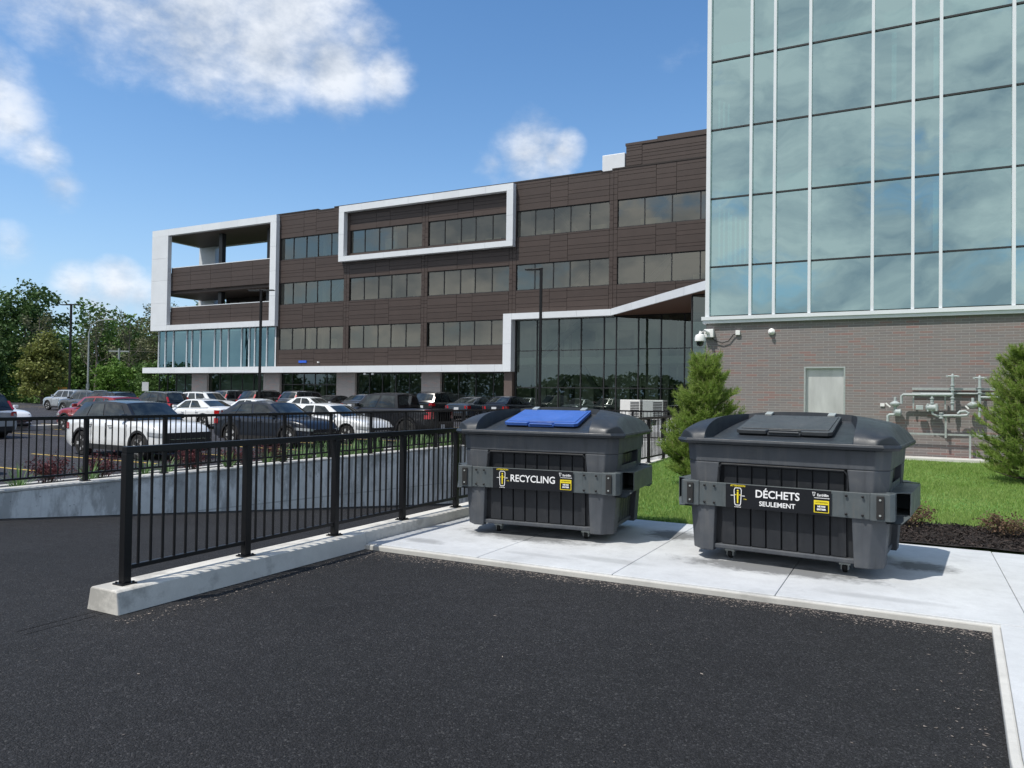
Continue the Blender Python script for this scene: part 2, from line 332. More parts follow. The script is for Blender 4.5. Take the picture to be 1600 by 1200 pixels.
# ------------------------------------------------------------------ mesh helpers
class MB:
    def __init__(s): s.v = []; s.f = []; s.smooth = False
    def add(s, vs, fs):
        b = len(s.v); s.v += [tuple(v) for v in vs]; s.f += [tuple(b + i for i in f) for f in fs]; return s
    def box(s, x0, x1, y0, y1, z0, z1):
        return s.add([(x0, y0, z0), (x1, y0, z0), (x1, y1, z0), (x0, y1, z0), (x0, y0, z1), (x1, y0, z1), (x1, y1, z1), (x0, y1, z1)],
                     [(0, 3, 2, 1), (4, 5, 6, 7), (0, 1, 5, 4), (1, 2, 6, 5), (2, 3, 7, 6), (3, 0, 4, 7)])
    def prism(s, bot, top=None, z0=0, z1=1, axis='z'):
        top = top or bot; n = len(bot)
        def P(p, z): return (p[0], p[1], z) if axis == 'z' else ((p[0], z, p[1]) if axis == 'y' else (z, p[0], p[1]))
        vs = [P(p, z0) for p in bot] + [P(p, z1) for p in top]
        fs = [tuple(range(n))[::-1], tuple(range(n, 2 * n))] + [(i, (i + 1) % n, n + (i + 1) % n, n + i) for i in range(n)]
        if axis == 'y': fs = [f[::-1] for f in fs]
        return s.add(vs, fs)
    def bar(s, a, b, w, h=None, up=(0, 0, 1)):
        h = h or w; a = Vector(a); b = Vector(b); d = (b - a).normalized(); u = Vector(up)
        if abs(d.dot(u)) > .99: u = Vector((0, 1, 0))
        x = d.cross(u).normalized() * (w / 2); y = x.cross(d).normalized() * (h / 2)
        vs = [a - x - y, a + x - y, a + x + y, a - x + y, b - x - y, b + x - y, b + x + y, b - x + y]
        return s.add(vs, [(0, 1, 2, 3), (7, 6, 5, 4), (0, 4, 5, 1), (1, 5, 6, 2), (2, 6, 7, 3), (3, 7, 4, 0)])
    def tube(s, pts, rad, n=8, cap=True):
        pts = [Vector(p) for p in pts]; rad = rad if isinstance(rad, (list, tuple)) else [rad] * len(pts)
        vs = []; fs = []; ref = Vector((.13, .97, .21))
        for i, p in enumerate(pts):
            d = (pts[min(i + 1, len(pts) - 1)] - pts[max(i - 1, 0)]).normalized()
            if abs(d.dot(ref)) > .9: r2 = Vector((1, 0, 0))
            else: r2 = ref
            x = d.cross(r2).normalized(); y = d.cross(x)
            for k in range(n):
                a = 2 * PI * k / n; vs.append(p + (x * math.cos(a) + y * math.sin(a)) * rad[i])
        for i in range(len(pts) - 1):
            for k in range(n):
                k2 = (k + 1) % n; fs.append((i * n + k, i * n + k2, (i + 1) * n + k2, (i + 1) * n + k))
        if cap: fs += [tuple(range(n))[::-1], tuple((len(pts) - 1) * n + k for k in range(n))]
        return s.add(vs, fs)
    def lathe(s, prof, c, axis='z', n=16):
        c = Vector(c); vs = []; fs = []
        for (r, h) in prof:
            for k in range(n):
                a = 2 * PI * k / n; p, q = r * math.cos(a), r * math.sin(a)
                vs.append(c + (Vector((p, q, h)) if axis == 'z' else Vector((p, h, q)) if axis == 'y' else Vector((h, p, q))))
        for i in range(len(prof) - 1):
            for k in range(n): fs.append((i * n + k, i * n + (k + 1) % n, (i + 1) * n + (k + 1) % n, (i + 1) * n + k))
        fs += [tuple(range(n))[::-1], tuple((len(prof) - 1) * n + k for k in range(n))]
        return s.add(vs, fs)
    def grid(s, P, closed=False):
        n, m = len(P), len(P[0]); b = len(s.v); vs = [tuple(q) for row in P for q in row]
        fs = [(i * m + j, i * m + j + 1, (i + 1) * m + j + 1, (i + 1) * m + j) for i in range(n - 1) for j in range(m - 1)]
        return s.add(vs, fs)
    def build(s, name, mat, parent=None, smooth=False, bevel=0, seg=2, loc=None, fix=True):
        me = bpy.data.meshes.new(name); me.from_pydata(s.v, [], s.f); me.materials.append(mat)
        if fix:
            bm = bmesh.new(); bm.from_mesh(me); bmesh.ops.recalc_face_normals(bm, faces=bm.faces); bm.to_mesh(me); bm.free()
        if smooth:
            me.polygons.foreach_set('use_smooth', [True] * len(me.polygons))
        o = bpy.data.objects.new(name, me); col.objects.link(o)
        if smooth and smooth != 'all':
            try: me.set_sharp_from_angle(angle=R(38))
            except Exception: pass
        if bevel:
            bv = o.modifiers.new('bevel', 'BEVEL'); bv.width = bevel; bv.segments = seg; bv.limit_method = 'ANGLE'; bv.angle_limit = R(40)
        if parent: o.parent = parent
        if loc: o.location = loc
        return o
def np_mesh(name, V, nper, mat, parent=None):      # V: (k*nper,3) verts, faces of nper consecutive verts
    me = bpy.data.meshes.new(name); nv = len(V); nf = nv // nper
    me.vertices.add(nv); me.vertices.foreach_set('co', np.asarray(V, dtype=np.float32).ravel())
    me.loops.add(nv); me.loops.foreach_set('vertex_index', np.arange(nv, dtype=np.int32))
    me.polygons.add(nf); me.polygons.foreach_set('loop_start', np.arange(0, nv, nper, dtype=np.int32))
    me.update(calc_edges=True); me.materials.append(mat)
    o = bpy.data.objects.new(name, me); col.objects.link(o)
    if parent: o.parent = parent
    return o
def tag(o, label=None, cat=None, group=None, kind=None):
    if label: o['label'] = label
    if cat: o['category'] = cat
    if group: o['group'] = group
    if kind: o['kind'] = kind
    return o
def struct(o, label=None):
    o['kind'] = 'structure'
    if label: o['label'] = label
    return o
def thing(name, loc, label, cat, rz=0, group=None):
    o = bpy.data.objects.new(name, None); o.empty_display_size = .2; col.objects.link(o)
    o.location = loc; o.rotation_euler = (0, 0, rz); return tag(o, label, cat, group)
def B(x0, x1, y0, y1, z0, z1): return MB().box(x0, x1, y0, y1, z0, z1)
_font = None
def text_mesh(txt, size, mat, parent, name, loc, bold=.0, depth=.001, align='CENTER', sx=1.0):
    cu = bpy.data.curves.new('t', 'FONT'); cu.body = txt; cu.size = size; cu.align_x = align; cu.align_y = 'CENTER'
    cu.extrude = depth; cu.offset = bold; cu.resolution_u = 3
    to = bpy.data.objects.new('t', cu); col.objects.link(to)
    dg = bpy.context.evaluated_depsgraph_get(); me = bpy.data.meshes.new_from_object(to.evaluated_get(dg))
    bpy.data.objects.remove(to); me.materials.clear(); me.materials.append(mat)
    me.transform(Matrix.Rotation(PI / 2, 4, 'X') @ Matrix.Diagonal((sx, 1, 1, 1)))
    o = bpy.data.objects.new(name, me); col.objects.link(o); o.parent = parent; o.location = loc
    return o

# ------------------------------------------------------------------ ground, roads, paving
def lot_z(y):
    pts = [(-60, -.13), (14, -.13), (36, .04), (42, .24), (52, .45), (400, .45)]
    for (a, za), (b, zb) in zip(pts, pts[1:]):
        if y <= b: return za + (zb - za) * max(0, (y - a)) / (b - a)
    return .45
RX0, RX1, RY1 = -12.05, -5.65, 26.0
def ramp_z(y): return 0 if y < 4.2 else -.1 * (y - 4.2)
# ground sheet out to the horizon, cut round the sunken ramp
m = MB(); xs = [-1500, -14, -5, 1500]; ys = [-1500, 3.0, 27.5, 1500]
for i in range(3):
    for j in range(3):
        if i == 1 and j == 1: continue
        m.add([(xs[i], ys[j], -.35), (xs[i + 1], ys[j], -.35), (xs[i + 1], ys[j + 1], -.35), (xs[i], ys[j + 1], -.35)], [(0, 1, 2, 3)])
struct(m.build('ground', M['field'], fix=False))
# foreground asphalt and the ramp as one surface
m = MB()
m.grid([[(x, y, 0) for x in (-13.9, RX0, RX1, -5.3, -2, .75)] for y in (-20, -8, 0, 3.1)]); m.add([(-5.56, 3.1, 0), (-5.44, 3.1, 0), (-5.44, 4.3, 0), (-5.56, 4.3, 0)], [(0, 1, 2, 3)])
m.grid([[(x, y, 0) for x in (-5.45, -2, .75)] for y in (3.1, 5, 6.75)])
m.grid([[(x, y, ramp_z(y) if y > 4.2 else 0) for x in (RX0 - .1, -10, -8, RX1 + .1)] for y in (3.1, 4.2, 5, 8, 12, 18, 26.1)])
struct(m.build('asphalt_driveway', M['asphalt'], fix=False))
# car park
m = MB(); m.grid([[(x, y, lot_z(y)) for x in (-90, -60, -30, -14.4)] for y in (-20, 0, 14, 20, 28, 36, 42, 47.2)])
struct(m.build('car_park_surface', M['asphalt_lot'], fix=False))
# concrete pad (slabs with open joints) and side strip
m = MB(); j = .0028
edges = [-5.33, -3.9, -2.45, -1.0, .78]
for a, b in zip(edges, edges[1:]):
    if b > .7: continue
    m.box(a + j, b - j, 6.70, 9.9, -.1, .06)
m.prism([(-1.0 + j, 6.70), (.59, 6.70), (.80 - j, 6.70), (.80 - j, 9.9), (-1.0 + j, 9.9)], z0=-.1, z1=.06)
m.prism([(.60, 6.69), (.47, 4.25), (.40, .5), (2.2, .5), (2.2, 6.69)], z0=-.1, z1=.058)
m.prism([(.80 + j, 6.70), (3.2, 6.70), (3.2, 9.88), (.80 + j, 9.88)], z0=-.1, z1=.059)
m.prism([(2.21, .5), (5.5, .5), (5.5, 6.69), (2.21, 6.69)], z0=-.1, z1=.058)
m.box(3.21, 6.5, 6.70, 9.88, -.1, .058)
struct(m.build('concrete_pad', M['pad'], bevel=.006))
m = MB(); m.box(-5.32, .62, 6.645, 6.70, -.1, .052)
m.prism([(.545, 6.69), (.42, 4.25), (.35, .5), (.40, .5), (.47, 4.25), (.60, 6.69)], z0=-.1, z1=.05)
struct(m.build('pad_kerb', M['pad_edge'], bevel=.012))
# lawn
def lawn_z(y): return .05 + max(0, (y - 9.9)) / 11.4 * .25
m = MB(); m.grid([[(x, y, lawn_z(y)) for x in (-5.3, 0, 8, 30)] for y in (9.9, 12, 16, 21.2)])
m.grid([[(x, y, .02) for x in (6.5, 30)] for y in (-20, 9.9)])
struct(m.build('lawn_ground', M['turf'], fix=False))
m = MB()
for i in range(1): m.grid([[(x, y, lawn_z(y) + .03 + .02 * mnoise.noise(Vector((x * 2, y * 2, 0)))) for x in np.linspace(-1.3, 9, 60)] for y in np.linspace(9.9, 11.35, 10)])
struct(m.build('mulch_bed', M['mulch_base'], fix=False))
m = MB(); m.box(-5.0, 12, 20.75, 21.3, .0, .36)
struct(m.build('foundation_ledge', M['pad_edge'], bevel=.01))
# plaza in front of entrance + walk
m = MB(); m.prism([(-25, 47.2), (-25, 49.2), (-5.4, 49.2), (-5.4, 27.4), (-10.5, 27.4), (-10.5, 38), (-14, 44), (-18, 47.2)], z0=-.3, z1=.46)
m.box(-76, -25.01, 47.2, 50.4, -.3, .455)
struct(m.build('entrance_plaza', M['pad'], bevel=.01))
m = MB(); m.grid([[(x, y, lot_z(y) + .1) for x in (-14.25, -12.36)] for y in (2.5, 10, 14, 20, 26.3, 40)])
m.prism([(-12.36, 26.31), (-10.5, 26.31), (-10.5, 38), (-12.36, 40)], z0=-.2, z1=.22)
struct(m.build('planting_strip', M['soil'], fix=False))
m = MB()
for y0, y1 in zip((-18, 14, 36, 42), (14, 36, 42, 47.2)):
    a, b = (-14.33, y0, lot_z(y0) + .06), (-14.33, y1, lot_z(y1) + .06); m.bar(a, b, .16, .15)
struct(m.build('car_park_kerb', M['pad_edge'], bevel=.01))
# painted bay lines
m = MB()
def line(x0, x1, y):
    z = lot_z(y) + .006; m.add([(x0, y - .05, z), (x1, y - .05, z), (x1, y + .05, z), (x0, y + .05, z)], [(0, 1, 2, 3)])
for k in range(-1, 13): line(-22.4, -17.0, 12.85 + 2.68 * (k))
for k in range(0, 11): line(-34.8, -29.6, 12.9 + 2.68 * k); line(-40.4, -35.6, 12.9 + 2.68 * k)
for k in range(0, 20):
    x = -23.2 - 2.8 * k
    m.add([(x - .05, y, lot_z(y) + .008) for y in (39.6, 42)][:0] or [(x - .05, 39.4, lot_z(39.4) + .008), (x + .05, 39.4, lot_z(39.4) + .008), (x + .05, 42, lot_z(42) + .008), (x - .05, 42, lot_z(42) + .008)], [(0, 1, 2, 3)])
struct(m.build('parking_lines', M['yellow_line'], fix=False))
m = MB(); m.box(-35.5, -34.9, 12, 40, -.2, .12); struct(m.build('median_kerb', M['pad_edge'], bevel=.01))

# ------------------------------------------------------------------ ramp walls, kerb wall
w = MB().prism([(-12.36, 2.6), (-12.04, 2.6), (-12.04, 26), (-12.36, 26)], z0=-2.6, z1=.155).build('concrete_wall', M['wall_conc'], bevel=.01)
tag(w, 'long stained grey concrete retaining wall along the far side of the ramp', 'retaining wall')
MB().box(-12.37, -12.03, 2.59, 26.3, .157, .20).build('coping', M['pad_edge'], w, bevel=.012)
m = MB()
ysC = [3.5, 3.56, 4.2, 5, 6, 7, 8, 10, 14, 20, 26.3]
m.prism([(-5.70, -.05), (-5.655, .165), (-5.64, .18), (-5.345, .18), (-5.33, .165), (-5.30, -.05)], z0=3.71, z1=6.68, axis='y')
m.prism([(-5.64, -2.5), (-5.64, .18), (-5.335, .18), (-5.335, -2.5)], z0=6.681, z1=26.0, axis='y')
m.prism([(-5.64, -.45), (-5.64, -.051), (-5.40, -.051), (-5.40, -.45)], z0=4.3, z1=6.68, axis='y')
kw = m.build('kerb_wall', M['curb'], bevel=.012)
tag(kw, 'low pale concrete kerb wall under the near black railing, with a chipped end', 'kerb')
cw = B(-12.02, -5.66, 26.0, 26.3, -2.6, .18).build('concrete_wall', M['wall_conc'], bevel=.01)
tag(cw, 'short concrete wall crossing the far low end of the ramp', 'retaining wall')

# ------------------------------------------------------------------ railings
def railing(name, label, p0, p1, zb, npost, perbay, first, width=.05, nindiv=100, nearest_first=True):
    p0 = Vector(p0); p1 = Vector(p1); d = (p1 - p0); Lg = d.length; d.normalize(); step = Lg / npost
    t = thing(name, (p0.x, p0.y, zb), label, 'railing', math.atan2(d.y, d.x))
    m = MB(); m.box(-.03, Lg + .03, -.03, .03, 1.03, 1.085); m.build('top_rail', M['black_metal'], t, bevel=.004)
    m = MB(); m.box(0, Lg, -.02, .02, .11, .145); m.build('bottom_rail', M['black_metal'], t, bevel=.003)
    pm = MB().box(-.033, .033, -.033, .033, .012, 1.03).build('post', M['black_metal'], t, bevel=.004)
    bm_ = MB().box(-.065, .065, -.06, .06, 0, .012)
    for a in (-.045, .045):
        for b in (-.04, .04): bm_.lathe([(.010, .012), (.010, .022)], (a, b, 0), n=6)
    bp = bm_.build('base_plate', M['black_metal'], pm)
    for k in range(1, npost + 1):
        c = pm.copy(); col.objects.link(c); c.parent = t; c.location = (k * step, 0, 0)
        b = bp.copy(); col.objects.link(b); b.parent = c
    xs = [(k + (i + 1) / (perbay + 1)) * step for k in range(npost) for i in range(perbay)]
    xs.sort(key=lambda x: (p0 + d * x).length)
    pk = MB().box(-.008, .008, -.008, .008, .145, 1.03).build('picket', M['black_metal'], t); pk.location = (xs[0], 0, 0)
    for x in xs[1:nindiv]:
        c = pk.copy(); col.objects.link(c); c.parent = t; c.location = (x, 0, 0)
    if len(xs) > nindiv:
        m = MB()
        for x in xs[nindiv:]: m.box(x - .008, x + .008, -.008, .008, .145, 1.03)
        tag(m.build('picket_row', M['black_metal'], t), kind='stuff')
    return t
railing('metal_railing', 'near black metal railing standing on the low pale kerb beside the recycling bin', (-5.49, 3.89, 0), (-5.49, 26.03, 0), .18, 18, 10, 0)
railing('metal_railing', 'far black metal railing on top of the retaining wall in front of the parked cars', (-12.2, 3.35, 0), (-12.2, 26.0, 0), .20, 15, 12, 0)
railing('metal_railing', 'short black metal railing across the far end of the ramp', (-12.1, 26.15, 0), (-5.6, 26.15, 0), .185, 4, 11, 0)

# ------------------------------------------------------------------ office building with brown cladding
GF = .46
ob = thing('office_building', (-38, 49.7, 0), 'four storey brown panelled office building with white framed volumes and ribbon windows', 'building')
OX, OY = 38, -49.7     # children are written in world coordinates and shifted into the thing
def obuild(m, name, mat, parent=None, **k):
    m.v = [(v[0] + OX, v[1] + OY, v[2]) for v in m.v]; return m.build(name, mat, parent or ob, **k)
F = 49.7; ROWS = [(5.58, 7.50), (9.60, 11.53), (13.58, 15.52)]; TOP = 17.66
bays = [-49.75 + 7.92 * k for k in range(5)]          # start of each window group
WG = 7.32; XR = -5.2
# backing wall with window openings left open
m = MB(); z = 4.10
for (a, b) in ROWS + [(TOP - .12, None)]:
    m.box(-50.3, -26.3 if z < 5 else XR, F + .06, F + .30, z, a)
    if b is None: break
    z = b
for (a, b) in ROWS:
    xprev = -50.3
    for bx in bays:
        if a < 6 and bx > -26.4: break
        m.box(xprev, bx, F + .06, F + .30, a, b); xprev = bx + WG
    if a > 6: m.box(xprev, XR, F + .06, F + .30, a, b)
wall = obuild(m, 'wall', M['brown_dark'])
# cladding boards: each board stands proud of the backing with a shadow gap
m = MB(); rb = random.Random(3)
hp = [.42, .26, .50, .34, .22, .56, .30, .40]
def boards(x0, x1, z0, z1, seed, d=0.0):
    r2 = random.Random(seed); z = z0; k = r2.randrange(8)
    while z < z1 - .02:
        h = hp[k % 8]; k += 1
        if z + h > z1 - .12: h = z1 - z
        q = d + r2.choice((0, 0, .004))
        m.box(x0 + .012, x1 - .012, F - .0 - q, F + .06, z + .011, z + h - .011); z += h
spans = [(4.10, ROWS[0][0]), (ROWS[0][1], ROWS[1][0]), (ROWS[1][1], ROWS[2][0]), (ROWS[2][1], TOP)]
for si, (za, zb) in enumerate(spans):
    for bi, bx in enumerate(bays):
        cuts = [bx - .3, bx, bx + 2.75, bx + 4.15, bx + WG, ]
        if bi == 0: cuts[0] = bx - .12
        for a, b in zip(cuts, cuts[1:]):
            if a < -26.2 and b > -26.0 and 0: continue
            if si == 0 and a > -26.5: continue           # entrance zone is glazed
            if bi == 4 and si == 3 and a >= bx: zt = TOP + .0
            boards(a, b, za, zb, si * 31 + (0 if b - a < 1 else int(bi * 3 + (a - bx))))
        boards(bx + WG, bx + WG + .3, za, zb, si * 31) if not (si == 0 and bx > -26.5) else None
    if si: boards(bays[4] + WG + .6, XR, za, zb, si * 17)
for (a, b) in ROWS:
    for bi, bx in enumerate(bays):
        if bi and not (a < 6 and bx > -26.5): boards(bx - .3, bx, a, b, 99)
        if not (a < 6 and bx > -26.5): boards(bx + WG, bx + WG + .3, a, b, 98)
obuild(m, 'cladding', M['brown'])
# region above the entrance up to the second floor spandrel
# parapet cap with small steps
m = MB(); m.box(-50.3, -45.4, F - .03, F + .5, TOP, TOP + .10); m.box(-45.39, -43.6, F - .02, F + .5, TOP - .14, TOP - .05)
m.box(-43.59, -19.3, F - .03, F + .5, TOP, TOP + .10); m.box(-19.29, -18.5, F - .02, F + .5, TOP - .12, TOP - .02); m.box(-18.49, XR, F - .03, F + .5, TOP, TOP + .10)
obuild(m, 'parapet_cap', M['brown_dark'])
# windows: five panes each
pw = [1.50, 1.50, 1.32, 1.50, 1.50]
def window(x0, ws, za, zb, mat, gy=F + .14, fd=.05):
    f = MB(); xt = x0 + sum(ws)
    f.box(x0, xt, gy - fd, gy + .04, zb - .05, zb); f.box(x0, xt, gy - fd, gy + .04, za, za + .05)
    g = MB(); x = x0
    for i, w_ in enumerate(ws):
        f.box(x - (.03 if i else 0), x + .03, gy - fd, gy + .04, za + .05, zb - .05)
        tx, tz = rb.uniform(-.004, .004), rb.uniform(-.004, .004)
        g.add([(x + .03, gy - tx, za + .05), (x + w_ - .03, gy + tx, za + .05), (x + w_ - .03, gy + tx + tz, zb - .05), (x + .03, gy - tx + tz, zb - .05)], [(0, 1, 2, 3)])
        x += w_
    f.box(xt - .03, xt, gy - fd, gy + .04, za + .05, zb - .05)
    o = obuild(f, 'window', M['frame_dark']); obuild(g, 'pane', mat, o, fix=False)
for (a, b) in ROWS:
    for bi, bx in enumerate(bays):
        if bi >= 3 and a < 6: continue
        if bi == 4: window(bx, [1.92, 1.92, 1.92, 1.56], a, b, M['glass_main'])
        else: window(bx, pw, a, b, M['glass_main'])
# interior seen through the glass
m = MB()
m.box(-50.0, XR, F + 6.4, F + 6.6, .46, 17.3)
for x in (-42.1, -34.2, -26.3): m.box(x - .08, x + .08, F + 3.2, F + 6.4, .46, 17.3)
for x in (-46, -38.4, -30.6, -22.5, -15): m.box(x - .2, x + .2, F + 1.6, F + 2.0, .46, 17.3)
obuild(m, 'interior_wall', M['interior'])
m = MB()
for z0, z1 in ((4.1, 4.6), (8.35, 8.75), (12.3, 12.75), (16.4, 16.75)): m.box(-50.0, XR, F + .31, F + 6.39, z0, z1)
m.box(-50.0, XR, F + .31, F + 6.39, .36, .459)
obuild(m, 'floor_slab', M['ceiling'])
m = MB()
for (x0, z0, x1, z1) in ((-24.8, .5, -21.3, 4.1), (-18.6, .5, -21.2, 4.1), (-24.5, 4.7, -19.8, 8.3), (-22.7, 8.8, -19.4, 12.2), (-17.4, 8.8, -13.6, 12.2), (-16.9, 12.8, -13.9, 16.3), (-20.6, 12.8, -24, 16.3), (-46, 8.8, -42.5, 12.3), (-15, .5, -12, 4.1), (-49.0, .5, -46.5, 4.0), (-42.5, .5, -39.6, 4.0)):
    m.bar((x0, F + 1.2, z0), (x1, F + 1.2, z1), .34, .34)
for k in range(12):
    x = rb.uniform(-49, -14); zb = rb.choice((4.61, 8.76, 12.76)); wd = rb.uniform(.5, 1.5); m.box(x, x + wd, F + 2.4, F + 2.9, zb, zb + rb.uniform(.8, 1.5))
obuild(m, 'interior_brace', M['brace'])
m = MB()
for (x, w_, z0, h) in ((-46.9, .28, 4.61, 2.7), (-38.6, .9, 12.76, 1.9), (-37.9, .5, 12.76, 2.4), (-35.2, .9, 12.76, 1.2), (-29, 1.4, 12.76, 1.1), (-24.2, 1.5, 12.76, 1.25), (-20.3, 1.2, 12.76, 1.3), (-12.9, .6, 8.76, 1.3), (-16.6, 1.5, 12.76, 1.4), (-31.5, 1.6, 12.76, 1.2), (-44.2, .6, 4.61, 1.9)):
    m.box(x, x + w_, F + .6, F + .75, z0, z0 + h)
obuild(m, 'blind', mottled('blind_cream', (.50, .48, .36), .05, 3, .8))
m = MB()
for z in (8.33, 12.28, 16.38):
    for k in range(14): m.box(-49 + k * 2.9, -49 + k * 2.9 + 1.3, F + 1.0, F + 1.12, z - .04, z - .005)
obuild(m, 'ceiling_fitting', M['white_plastic'])
# roof plate and rear/side shell
m = MB(); m.box(-50.3, XR, F + .31, F + 18, 17.0, 17.25); m.box(-50.3, XR, F + 17.7, F + 18, .3, 16.99); m.box(-50.3, -50.0, F + .31, F + 17.69, 4.1, 16.99)
m.box(XR - .3, XR, F + .31, F + 17.69, .3, 16.99)
obuild(m, 'roof', M['brown'])
m = MB(); r_ = F + 6.3
m.box(-19.7, XR, r_, r_ + 6, 17.26, 21.4)
for k, (a, b) in enumerate(((-19.7, -18.4), (-18.39, -13.4), (-13.39, XR))):
    z = 17.3
    while z < 21.3: h = rb.choice((.3, .22, .42)); h = min(h, 21.4 - z); m.box(a + .015, b - .015, r_ - .06, r_ - .001, z + .015, z + h - .015); z += h
m.box(-19.75, -17.2, r_ - .08, r_ + 6, 21.401, 21.6); m.box(-17.19, XR, r_ - .08, r_ + 6, 21.401, 21.78)
obuild(m, 'roof_penthouse', M['brown'])
m = MB(); m.box(-21.65, -19.78, F + 6.2, F + 8, 17.26, 20.9); obuild(m, 'roof_unit', M['white_metal'], bevel=.03)
# white frames
def frame(x0, x1, z0, z1, y0, y1, tl, tr, tt, tb, name='white_frame'):
    m = MB(); g = .012
    def seg(a0, a1, c0, c1, horiz):
        n = max(1, round(((a1 - a0) if horiz else (c1 - c0)) / 2.4))
        for i in range(n):
            if horiz: m.box(a0 + (a1 - a0) * i / n + g / 2, a0 + (a1 - a0) * (i + 1) / n - g / 2, y0, y1, c0, c1)
            else: m.box(a0, a1, y0, y1, c0 + (c1 - c0) * i / n + g / 2, c0 + (c1 - c0) * (i + 1) / n - g / 2)
    seg(x0, x1, z1 - tt, z1, True); seg(x0, x1, z0, z0 + tb, True)
    seg(x0, x0 + tl, z0 + tb, z1 - tt, False); seg(x1 - tr, x1, z0 + tb, z1 - tt, False)
    return obuild(m, name, M['white_metal'])
frame(-42.65, -26.05, 12.88, 17.55, F - .5, F - .03, .55, .55, .52, .42)
# left terrace volume: front and back white portal, open corner
frame(-66.5, -49.85, 7.72, 17.62, F - .42, F + .0, 2.35, .72, .62, .5)
TY = F + 5.2
m = MB(); m.box(-66.5, -64.1, TY, TY + .5, 7.72, 17.5); m.box(-66.49, -66.1, F + .01, TY - .01, 16.95, 17.6); m.box(-66.48, -66.1, F + .01, TY - .01, 7.73, 8.2)
m.box(-64.09, -50.3, TY + .1, TY + .5, 16.9, 17.45)
obuild(m, 'terrace_pier', M['white_metal'])
m = MB(); m.box(-66.0, -50.31, F + .01, TY + .09, 16.95, 17.0); m.box(-66.05, -50.31, F + .35, TY + .2, 11.35, 11.62)
obuild(m, 'terrace_ceiling', M['soffit_grey'])
m = MB(); m.box(-66.45, -50.31, F + .01, TY + .45, 17.05, 17.3); m.box(-66.05, -50.31, F + .35, TY + .3, 7.75, 8.3); obuild(m, 'terrace_floor', M['ceiling'])
m = MB()
for (za, zb) in ((8.25, 9.95), (11.62, 13.82)):
    x = -64.14
    for wd in (2.75, 2.75, 2.75, 2.75, 2.55):
        z = za
        for h in ((.55, .3, .45, .4) if zb < 12 else (.5, .35, .55, .3, .5)):
            m.box(x + .012, x + wd - .012, F + .02, F + .12, z + .012, z + h - .012); z += h
        x += wd
    m.box(-64.14, -50.6, F + .121, F + .3, za, zb)
    m.box(-66.1, -50.6, TY + .1, TY + .3, za, zb - .1); m.box(-66.3, -66.1, F + .3, TY, za, zb - .1)
obuild(m, 'terrace_parapet', M['brown'])
m = MB()
for (za, zb) in ((9.96, 0), (13.83, 0)): m.box(-64.14, -50.6, F + .0, F + .32, za, za + .06)
obuild(m, 'parapet_coping', M['white_metal'])
m = MB(); m.box(-58.6, -58.15, F + .9, F + 1.35, 8.3, 16.95); m.box(-52.6, -52.15, F + 1.2, F + 1.7, 8.3, 16.95)
obuild(m, 'terrace_column', M['frame_dark'])
m = MB(); m.box(-61.8, -50.31, TY - .5, TY - .3, 8.31, 11.34); obuild(m, 'terrace_back_wall', M['brown_dark'])
m = MB()
for x in (-61.2, -59.9, -56.5): m.box(x, x + .9, TY - .53, TY - .501, 8.5, 10.9)
obuild(m, 'terrace_door', M['interior'])
# teal glass strip below the terrace
tw = [1.05, 1.25, 2.05, .75, 1.25, 2.1, .85, 1.1, 1.85, 1.05, .75, 1.6, 1.2]
m = MB(); g = MB(); x = -65.95; sc_ = 15.75 / sum(tw)
for w_ in tw:
    w_ *= sc_; m.box(x - .035, x + .035, F + .1, F + .3, 4.14, 7.7)
    g.add([(x + .05, F + .2, 4.12), (x + w_ - .05, F + .2 + rb.uniform(-.004, .004), 4.12), (x + w_ - .05, F + .2, 7.7), (x + .05, F + .2 + rb.uniform(-.004, .004), 7.7)], [(0, 1, 2, 3)]); x += w_
m.box(x - .05, x + .08, F + .05, F + .3, 4.1, 7.7); m.box(-65.95, x, F + .12, F + .28, 4.09, 4.13)
st = obuild(m, 'curtain_wall', M['white_metal']); obuild(g, 'pane', M['glass_strip'], st, fix=False)
m = MB(); m.box(-66.0, -50.2, F + 2.2, F + 2.4, .46, 7.7); m.box(-66.0, -50.2, F + .35, F + 2.19, 7.5, 7.7); m.box(-66.0, -65.8, F + .3, F + 2.2, 4.1, 7.5); obuild(m, 'interior_wall', M['interior_teal'])
m = MB(); m.box(-66.2, -50.31, F + 2.5, F + 17, .4, 7.7); obuild(m, 'rear_wing', M['brown'])
# canopy band
m = MB(); x = -67.3
while x < -26.75: e = min(x + 2.35, -26.7); m.box(x + .006, e - .006, F - .62, F + .05, 3.56, 4.09); x = e
m.box(-67.3, -50.2, F + .051, F + 2.3, 3.57, 4.05)
# stepped white band up and over the entrance
m.box(-26.7, -26.02, F - .62, F + .05, 3.56, 5.6); m.box(-26.7, -26.02, F - .62, F + .05, 5.61, 7.84)
x = -26.01
while x < -18.3: e = min(x + 2.6, -18.25); m.box(x + .006, e - .006, F - .62, F + .05, 7.40, 7.84); x = e
